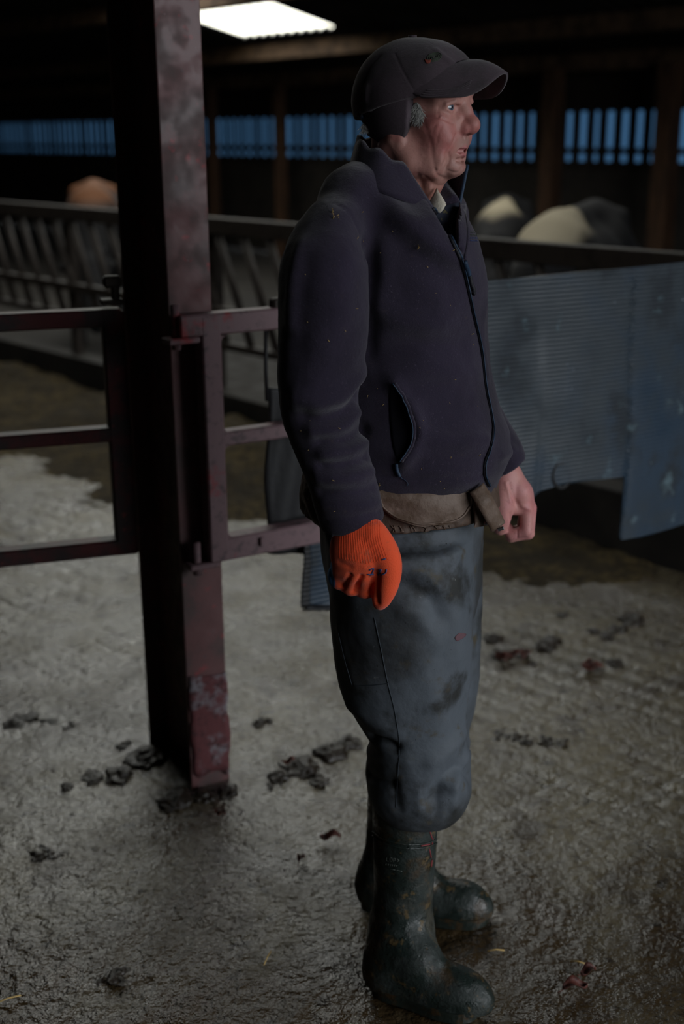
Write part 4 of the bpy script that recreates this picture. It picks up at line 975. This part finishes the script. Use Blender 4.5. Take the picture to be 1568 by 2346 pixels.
# collar
tp = resample([(930, 384, 2.040), (890, 358, 2.036), (850, 336, 2.055), (824, 322, 2.10), (828, 314, 2.16), (870, 318, 2.21), (945, 335, 2.23), (1020, 352, 2.215), (1072, 374, 2.165)], 6)
bt = resample([(995, 482, 2.022), (905, 455, 1.995), (830, 428, 2.02), (798, 412, 2.09), (806, 410, 2.18), (870, 430, 2.25), (960, 445, 2.26), (1030, 455, 2.21), (1053, 470, 2.135)], 6)
P = np.zeros((len(tp), 9, 3))
for i in range(len(tp)):
    a, c_ = W(*tp[i]), W(*bt[i])
    for j in range(9): v = j / 8; P[i, j] = a + (c_ - a) * v + np.array([0, 0, .004 * math.sin(i * .9) * (1 - v)])
col_ = sheet('collar', P, .006, M['fleece'], fleece)
tube('piping', [p for p in P[0]], .0028, M['piping'], col_); tube('piping', [p for p in P[-1]], .0030, M['piping'], col_)
# edges of the open front, then the closed zip
ne = [W(x, y, Y) for (x, y, Y) in resample([(995, 482, 2.018), (1022, 530, 2.012), (1055, 594, 2.008)], 6)]
L1 = castline(TJ, [(990, 478), (1005, 502), (1030, 545), (1055, 594)], .0015, 6)
tube('zip_edge', L1, .0030, M['zip'], fleece); tube('piping', [p + np.array([.003, -.001, .001]) for p in L1], .0016, M['piping'], fleece)
L2 = [W(x, y, Y) for (x, y, Y) in resample([(1053, 468, 2.13), (1048, 510, 2.10), (1048, 550, 2.06), (1056, 594, 2.02)], 6)]
P = np.zeros((len(L2), 5, 3))
for i, p in enumerate(L2):
    y_ = 468 + (594 - 468) * i / (len(L2) - 1); e_ = cast(TJ, min(1062 + 10 * math.sin(i / len(L2) * 3.1), 1080), y_, .002); e_ = p + np.array([.012, .02, 0]) if e_ is None else e_
    for j in range(5): P[i, j] = p + (e_ - p) * j / 4
sheet('front_edge', P, .005, M['fleece'], fleece)
tube('piping', L2, .0028, M['piping'], fleece)
zl = [(1056, 592), (1068, 640), (1085, 720), (1103, 800), (1112, 880), (1124, 940), (1130, 985), (1122, 1028), (1112, 1058), (1111, 1088), (1121, 1112)]
L = castline(TJ, zl, .0012, 8); tube('zip', L, .0034, M['zip'], fleece); tube('zip_teeth', [p + np.array([.0016, -.0034, 0]) for p in L], .0012, M['piping'], fleece, 6)
L = castline(TJ, [(1060, 598), (1066, 615), (1070, 630)], .005, 4); tube('zip_slider', L, .0042, M['piping'], fleece)
L = castline(TJ, [(1070, 630), (1074, 650), (1080, 668), (1078, 674)], .006, 4); tube('zip_pull', L, .0036, M['zip'], fleece)
# pocket
pk = patch('pocket_opening', TJ, [(898, 880), (893, 920), (895, 970), (901, 1020), (914, 1062)], [(906, 880), (930, 918), (949, 965), (950, 1010), (918, 1062)], 10, 24, .0012, .001, M['black'], fleece)
L = castline(TJ, [(904, 878), (930, 916), (949, 962), (953, 992), (946, 1022), (922, 1058)], .0035, 6); tube('pocket_zip', L, .0030, M['fleece'], pk); tube('pocket_piping', [p + np.array([-.003, -.002, 0]) for p in L], .0013, M['piping'], pk, 6)
L = castline(TJ, [(910, 1062), (912, 1078), (917, 1090)], .003, 4); tube('pocket_zip_pull', L, .003, M['piping'], pk); L = castline(TJ, [(917, 1090), (925, 1098), (934, 1106), (934, 1112)], .002, 4); tube('thread', L, .0007, M['piping'], pk, 5)
# embroidered lettering, too small to read
for k, y in enumerate((533, 539, 546, 552)):
    for x in (1079, 1085, 1091):
        L = castline(TJ, [(x - 2, y + .5), (x, y - 1.5), (x + 2, y + 1)], .0008, 3)
        if len(L) > 2: tube('embroidery', L, .0006, M['green'] if k < 2 else M['bluep'], fleece, 5)
for _ in range(46):                     # bits of chaff caught in the pile
    x, y = random.uniform(660, 1110), random.uniform(480, 1180); p = cast(TJ, x, y, .0012)
    if p is None: continue
    d = np.array([random.uniform(-1, 1), 0, random.uniform(-1, 1)]) * random.uniform(.001, .0028); o = tube('chaff', [p - d, p, p + d], .00045, M['straw'], fleece, 4)
for (x, y, l_) in ((764, 497, 6), (762, 485, 5), (959, 565, 5), (870, 1110, 3)):
    p = cast(TJ, x, y, .0015)
    if p is not None: tube('chaff', [p + np.array([0, 0, l_ / 1400]), p + np.array([.001, -.002, 0]), p - np.array([.001, 0, l_ / 1400])], .0011, M['straw'], fleece, 5)
# shirt collar and shirt front in the open neck
P = np.zeros((6, 7, 3)); tl = resample([(1002, 432, 2.075), (1012, 450, 2.055), (1022, 470, 2.045)], 3); bl = resample([(982, 470, 2.06), (990, 482, 2.045), (1010, 487, 2.04)], 3)
for i in range(6):
    for j in range(7): P[i, j] = W(*(tl[j] + (bl[j] - tl[j]) * i / 5)) + np.array([0, -.004 * math.sin(math.pi * i / 5), 0])
sheet('shirt_collar', P, .004, M['shirt'], man)
P = np.zeros((5, 8, 3)); tl = resample([(985, 480, 2.075), (1020, 530, 2.065), (1046, 580, 2.05)], 4)
for j in range(8):
    for i in range(5): a = tl[j]; P[i, j] = W(a[0] + i * (1048 - a[0]) / 4 + 2, a[1] - i * 4, a[2] + .012 * i)
M['navyshirt'] = mat('navy_checked_shirt', S(40, 44, 56), .85, .2, layers=[(90, S(90, 84, 60), .62, .7, 2)])
sheet('shirt_front', P, .003, M['navyshirt'], man)

# --- waxed jacket tail under the fleece
ws = SDF((-.20, 1.82, .60), (.36, 2.46, 1.02), HH)
ws.loft(rows([(1040, 705, 1150, 2.15, .180), (1090, 692, 1138, 2.15, .182), (1130, 687, 1141, 2.15, .186), (1165, 690, 1144, 2.15, .188), (1190, 705, 1144, 2.15, .188), (1215, 715, 1142, 2.15, .186), (1250, 720, 1140, 2.15, .184)]), .01, p=2.2)
a, b2 = W(690, 1222, 2.0), W(1140, 1206, 2.0); n_ = np.cross(b2 - a, np.array([0, 1, -.02])); n_ = n_ if n_[2] < 0 else -n_; ws.cut(W(900, 1222, 1.97), n_)
Vx, Fx = ws.mesh(); Vx = relax(Vx, Fx, 1)
Vx = sculpt(Vx, Fx, [([(878, 1128), (960, 1150), (1040, 1168)], .004, .012), ([(900, 1204), (960, 1212), (1040, 1204)], -.003, .004), ([(705, 1130), (720, 1180), (750, 1205)], .006, .012), ([(692, 1160), (715, 1195)], -.005, .008), ([(1095, 1120), (1105, 1160), (1112, 1200)], .007, .010), ([(1130, 1120), (1138, 1160), (1136, 1195)], .005, .010)])
Vx += normals(Vx, Fx) * (.004 * fbm(Vx * 22, 3) + .0012 * fbm(Vx * 70, 2))[:, None]
wax = mk('waxed_jacket', Vx, Fx, M['waxdark'], man); wax['label'] = 'brown waxed jacket tail below the fleece'
TX = bvh(Vx, Fx)
fp = patch('pocket_flap', TX, [(866, 1112), (868, 1136), (876, 1160), (900, 1184), (940, 1199), (990, 1200)], [(1075, 1112), (1078, 1130), (1076, 1150), (1066, 1170), (1042, 1190), (996, 1200)], 22, 16, .007, .005, M['wax'], wax)
L = castline(TX, [(872, 1130), (880, 1158), (904, 1180), (942, 1194), (1000, 1195), (1044, 1185), (1070, 1158)], .0105, 5); tube('seam', L, .0018, M['wax'], fp, 6)
ff = patch('front_flap', TX, [(1076, 1122), (1078, 1160), (1080, 1206)], [(1108, 1126), (1118, 1165), (1121, 1206)], 8, 12, .010, .004, M['wax'], wax)
p = cast(TX, 1104, 1190, .0145); b = MB(); b.tube([p, p + np.array([.001, -.004, .001])], .0048, 12); b.build('stud', M['stud'], ff, True)
P = [W(x, y, Y) for (x, y, Y) in ((1092, 1118, 1.985), (1112, 1150, 1.975), (1128, 1180, 1.985), (1142, 1208, 1.995))]; PP = resample(P, 5); G_ = np.zeros((len(PP), 5, 3))
for i, q in enumerate(PP):
    for j in range(5): G_[i, j] = q + np.array([.011, .006, .006]) * (j - 2) / 2 * 1.1 + np.array([0, -.002 * math.cos(j - 2), 0])
bl_ = sheet('belt_end', G_, .003, M['wax'], wax)
b = MB(); b.bar(W(1141, 1214, 1.99), W(1155, 1209, 1.99), .004, .006, (0, 0, 1), .001); b.build('belt_tip', M['stud'], bl_)
for _ in range(14):
    x = random.uniform(890, 1070); L = castline(TX, [(x, 1204), (x + random.uniform(3, 8), 1212), (x + random.uniform(2, 10), 1219)], .001, 3)
    if len(L) > 2: tube('crease', L, .0012, M['wax'], wax, 5)

# --- trousers
ts_ = SDF((-.12, 1.80, .20), (.36, 2.50, .95), .005)
ts_.loft(rows([(1120, 722, 1120, 2.15, .170), (1200, 730, 1110, 2.15, .178), (1260, 735, 1106, 2.15, .180), (1330, 752, 1104, 2.15, .176), (1400, 770, 1090, 2.15, .14)]), .03)
ts_.loft(rows([(1230, 750, 1078, 2.055, .115), (1330, 756, 1081, 2.052, .125), (1400, 757, 1081, 2.050, .125), (1500, 764, 1079, 2.048, .118), (1560, 774, 1075, 2.046, .112), (1620, 803, 1068, 2.044, .104), (1670, 834, 1066, 2.042, .100), (1695, 850, 1067, 2.040, .098), (1720, 848, 1072, 2.040, .100), (1760, 840, 1078, 2.040, .100), (1800, 842, 1079, 2.040, .098), (1830, 850, 1070, 2.040, .092), (1858, 872, 1048, 2.040, .076), (1874, 905, 1020, 2.04, .05)]), .02, p=2.15)
ts_.loft(rows([(1230, 830, 1108, 2.245, .11), (1330, 840, 1107, 2.255, .12), (1450, 850, 1104, 2.26, .115), (1550, 862, 1098, 2.265, .108), (1620, 870, 1088, 2.27, .10), (1680, 875, 1074, 2.27, .095), (1730, 870, 1066, 2.27, .095), (1780, 866, 1060, 2.27, .09), (1815, 890, 1040, 2.27, .07)]), .006, p=2.1)
Vt, Ft = ts_.mesh(); Vt = relax(Vt, Ft, 2)
Vt = sculpt(Vt, Ft, [([(850, 1692), (885, 1702), (905, 1712)], -.014, .010), ([(842, 1715), (880, 1735), (930, 1740)], .006, .014), ([(838, 1770), (870, 1790), (900, 1795)], -.008, .010), ([(1062, 1680), (1030, 1720), (990, 1745)], .006, .016), ([(1078, 1780), (1050, 1760), (1010, 1790), (990, 1830)], -.010, .014), ([(1072, 1700), (1062, 1760), (1040, 1800)], .006, .012),
      ([(890, 1330), (940, 1345), (985, 1370), (1000, 1410)], -.008, .018), ([(900, 1300), (960, 1310), (1010, 1350)], .006, .016), ([(930, 1400), (970, 1420), (1000, 1470)], .005, .018), ([(1040, 1240), (1045, 1350), (1050, 1500)], .006, .022), ([(960, 1500), (985, 1580), (1000, 1660)], .004, .03), ([(800, 1620), (860, 1660), (910, 1680)], .005, .018), ([(905, 1800), (915, 1850)], -.004, .010), ([(960, 1815), (965, 1862)], .004, .010), ([(1010, 1810), (1000, 1868)], -.005, .010), ([(1040, 1800), (1040, 1850)], .004, .010), ([(775, 1440), (790, 1500), (810, 1560)], .003, .012)])
Vt += normals(Vt, Ft) * (.0045 * fbm(Vt * 9 + 1, 3) + .001 * fbm(Vt * 45, 2))[:, None]
tr = mk('trousers', Vt, Ft, M['trouser'], man); tr['label'] = 'grubby grey-blue waterproof trousers'
TT = bvh(Vt, Ft)
M['seam'] = mat('trouser_seam', S(54, 60, 66), .7, .2)
for nm, pl_ in (('side_seam', [(858, 1415), (872, 1480), (888, 1560), (905, 1630), (915, 1700), (913, 1760), (908, 1850)]), ('pocket_seam', [(776, 1450), (790, 1510), (808, 1572)]), ('pocket_seam', [(808, 1572), (850, 1570), (890, 1566)]), ('pocket_seam', [(755, 1328), (790, 1332), (830, 1336)])):
    L = castline(TT, pl_, .0004, 6); tube(nm, [p for p in L], .0010, M['seam'], tr, 6)
M['smear'] = mat('red_smear', S(100, 74, 80), .7, .2)
patch('red_smear', TT, [(1052, 1450), (1045, 1456), (1042, 1462), (1046, 1468)], [(1056, 1450), (1068, 1452), (1064, 1460), (1050, 1468)], 7, 9, .0006, .0003, M['smear'], tr)

# --- rubber boots
def boot(shaft, heel, toe, label, Yf):
    heel = np.array(heel, float); toe = np.array(toe, float); d = toe - heel; L = np.linalg.norm(d); d /= L; sd = np.array([-d[1], d[0], 0])
    lo = np.array([min(heel[0], toe[0]) - .10, min(heel[1], toe[1]) - .10, -.005]); hi = np.array([max(heel[0], toe[0]) + .10, max(heel[1], toe[1]) + .12, .50])
    s = SDF(lo, hi, .0032); s.loft(rows(shaft), .01)
    q = lambda t, z, o=0: heel + d * L * t + sd * o + Z * z
    c = rows(shaft)[-1]; an = np.array([c[1], c[2], c[0]])
    R = [d, sd, Z]
    s.ell(q(.13, .045), (.052, .038, .065), .03, R=R); s.ell(q(.42, .040), (.088, .040, .058), .03, R=R); s.ell(q(.72, .026), (.088, .0480, .052), .03, R=R); s.ell(q(.82, .026), (.052, .043, .050), .02, R=R)
    s.chain([an + Z * .02, (an + q(.30, .12)) / 2, q(.42, .085)], [.055, .050, .044], .035)
    s.cut((0, 0, .012), (0, 0, -1))
    V, F = s.mesh(); V = relax(V, F, 2)
    V += normals(V, F) * (.0016 * fbm(V * 26, 3))[:, None]
    bt_ = mk('boot', V, F, M['boot'], man); bt_['label'] = label
    # welted sole with a heel block
    out = []
    for a in np.linspace(0, 2 * math.pi, 48, endpoint=False):
        x = math.cos(a); t = .5 + .515 * x; w = (.041 if t < .35 else .041 + (.052 - .041) * min(1, (t - .35) / .3)) ; w *= (1 - abs(x) ** 5) ** .45 + .0001
        out.append((t, w * math.copysign(1, math.sin(a)) if abs(math.sin(a)) > 1e-6 else 0))
    b = MB()
    for (z0, z1, g) in ((.000, .016, 1.0), (.016, .024, 1.05)):
        V_ = [q(.5 + (t - .5) * (1 + (g - 1) * .5), z, o * g) for z in (z0, z1) for (t, o) in out]; n = len(out)
        b.add(V_, [tuple(range(n))[::-1], tuple(range(n, 2 * n))] + [(i, (i + 1) % n, (i + 1) % n + n, i + n) for i in range(n)])
    fixnorm(b.build('sole', M['sole'], bt_)); return bt_, V, F
nb, Vb, Fb = boot([(1790, 850, 1006, 2.045, .064), (1850, 853, 1003, 2.045, .064), (1925, 855, 1001, 2.045, .063), (1990, 856, 997, 2.045, .061), (2060, 856, 992, 2.045, .058), (2110, 853, 988, 2.045, .054), (2150, 850, 992, 2.04, .050)], G(858, 2258), G(1098, 2318), 'near muddy green rubber boot', 2.04)
fb_, Vb2, Fb2 = boot([(1740, 845, 985, 2.275, .060), (1850, 842, 985, 2.275, .060), (1920, 838, 980, 2.28, .058), (1980, 835, 970, 2.28, .054), (2010, 836, 965, 2.28, .05)], G(832, 2068), G(1116, 2106), 'far wet green rubber boot', 2.27)
TB = bvh(Vb, Fb)
for y0 in (0, 9):
    L = castline(TB, [(855, 1905 + y0), (880, 1922 + y0), (930, 1934 + y0), (975, 1932 + y0), (1000, 1922 + y0)], .0012, 6); tube('band', L, .0016, M['boot'], nb, 6)
for pl_ in ([(980, 1890), (986, 1908), (990, 1920)], [(992, 1920), (990, 1936)], [(984, 1945), (988, 1965)], [(990, 1970), (988, 1985)], [(965, 1938), (985, 1934)]):
    L = castline(TB, pl_, .0004, 4); tube('red_mark', L, .0014, M['redmark'], nb, 6)
def glyphs(segs, x0, y0, sc, sk):
    for sg in segs:
        L = castline(TB, [(x0 + sc * x, y0 + sc * y + sk * sc * x) for (x, y) in sg], .0004, 3)
        if len(L) > 1: tube('print_stroke', L, .00055, M['print'], nb, 4)
glyphs([[(0, 0), (0, 2)], [(0, 2), (1.2, 2)], [(2, 0), (3.2, 0)], [(3.2, 0), (3.2, 2)], [(3.2, 2), (2, 2)], [(2, 2), (2, 0)], [(4, 2), (4, 0)], [(4, 0), (5.2, .1)], [(5.2, .1), (5.2, 1)], [(5.2, 1), (4, 1.1)], [(6, 0), (7.2, 1)], [(7.2, 1), (6, 2)]], 886, 1964, 4.0, .12)
for k in range(6): glyphs([[(k * 1.2, 0), (k * 1.2 + .7, 0)], [(k * 1.2 + .3, 0), (k * 1.2 + .3, .8)]], 884, 1979, 4.0, .12)
glyphs([[(0, 0), (4, .2)], [(4, .2), (8, .6)]], 890, 1990, 4.0, .12)

# --- orange glove
GY = 1.876
def g_(px, py, dy=0): return W(px, py, GY + dy)
lo = np.minimum(g_(735, 1420, -.05), g_(735, 1140, -.05)) - .02; hi = np.maximum(g_(930, 1420, .08), g_(930, 1140, .08)) + .02
gs = SDF(lo, hi, .0016)
gs.chain([g_(806, 1150, .042), g_(812, 1195, .034), g_(822, 1228, .016)], [.037, .0365, .034], .01)
kx = [(866, 1300, -.004), (840, 1312, -.010), (813, 1312, -.008), (790, 1302, .002)]
for i, (x, y, d) in enumerate(kx): gs.chain([g_(822 + (x - 822) * .35, 1222, .012), g_(822 + (x - 822) * .8, 1262, d * .8), g_(x, y, d)], [.026, .0215, .0175], .018)
gs.ell(g_(824, 1262, .006), (.040, .022, .045), .02)
fi = [[(868, 1300, -.004), (858, 1340, .004), (838, 1342, .036), (846, 1312, .044)], [(840, 1314, -.010), (838, 1350, .002), (812, 1346, .036), (822, 1312, .044)], [(810, 1314, -.008), (806, 1344, .004), (784, 1334, .036), (796, 1302, .044)], [(784, 1304, .002), (780, 1330, .012), (770, 1316, .036), (776, 1290, .044)]]
for q in fi: gs.chain([g_(*a) for a in q], [.0165, .0150, .0135, .0115], .004)
gs.chain([g_(852, 1222, -.004), g_(882, 1268, -.014), g_(892, 1308, -.018), g_(884, 1350, -.020), g_(870, 1384, -.014)], [.022, .0195, .0160, .0142, .0088], .012, sm=3)
gs.chain([g_(774, 1236, .028), g_(772, 1268, .032)], [.010, .011], .006); gs.chain([g_(772, 1290, .026), g_(768, 1320, .026)], [.010, .011], .004)
bl3 = [g_(769, 1250, .014), g_(768, 1296, .012), g_(764, 1320, .014)]
for p_, r_ in zip(bl3, (.011, .009, .011)): gs.ell(p_, (r_ * .8, r_, r_ * 1.6), .002)
Vg, Fg = gs.mesh(); Vg = relax(Vg, Fg, 1)
Vg = sculpt(Vg, Fg, [([(828, 1322), (820, 1338), (812, 1356)], -.006, .004), ([(802, 1318), (794, 1332), (788, 1344)], -.005, .004), ([(853, 1326), (850, 1342), (845, 1358)], -.004, .004), ([(866, 1318), (864, 1350), (864, 1380)], -.007, .005), ([(790, 1205), (825, 1200), (860, 1195)], -.0012, .004), ([(840, 1300), (850, 1297)], .002, .008), ([(780, 1290), (800, 1298)], -.002, .006)])
gc = np.tile(np.array(S(232, 86, 48)[:3]), (len(Vg), 1)); blue = np.array(S(36, 110, 170)[:3])
dy = Vg[:, 1] - np.array([GY]); mB = np.clip((dy - .016 - .004 * fbm(Vg * 60, 2)) / .004, 0, 1) * np.clip((W(800, 1232, GY)[2] - Vg[:, 2]) / .006, 0, 1)
for p_ in bl3: mB = np.maximum(mB, np.clip((1.25 - np.linalg.norm((Vg - p_) / np.array([.008, .016, .018]), axis=1)) * 6, 0, 1) * (Vg[:, 0] < p_[0] + .006))
tip = np.clip(1.3 - np.linalg.norm(Vg - g_(866, 1388, -.012), axis=1) / .010, 0, 1); grime = np.clip(fbm(Vg * 36, 3) * 1.6 - .1, 0, 1) * .45
gc = gc * (1 - grime[:, None]) + np.array(S(150, 76, 50)[:3]) * grime[:, None]; gc = gc * (1 - mB[:, None]) + blue * mB[:, None]; gc = gc * (1 - tip[:, None]) + np.array(S(60, 56, 48)[:3]) * tip[:, None]
gl = mk('glove', Vg, Fg, M['glove'], man, True, gc); gl['label'] = 'orange knitted work glove with blue coated palm'
TG = bvh(Vg, Fg)
for x in range(780, 872, 5):
    L = castline(TG, [(x, 1196 + (820 - x) * .12), (822 + (x - 822) * 1.02, 1230), (826 + (x - 822) * 1.14, 1262), (830 + (x - 822) * 1.22, 1292 - abs(x - 830) * .25)], -.0002, 5)
    if len(L) > 3: tube('knit_rib', L, .0007, M['ribknit'] if 'ribknit' in M else M.setdefault('ribknit', mat('orange_rib', S(226, 78, 42), .9, .15)), gl, 5)
for pl_ in ([(846, 1306), (856, 1302), (853, 1312), (848, 1318)], [(866, 1318), (874, 1305), (868, 1306)], [(874, 1318), (884, 1312), (886, 1304)], [(842, 1316), (856, 1316)], [(876, 1282), (884, 1280)]):
    L = castline(TG, pl_, .0004, 3)
    if len(L) > 2: tube('print_stroke', L, .0013, M['bluep'], gl, 5)
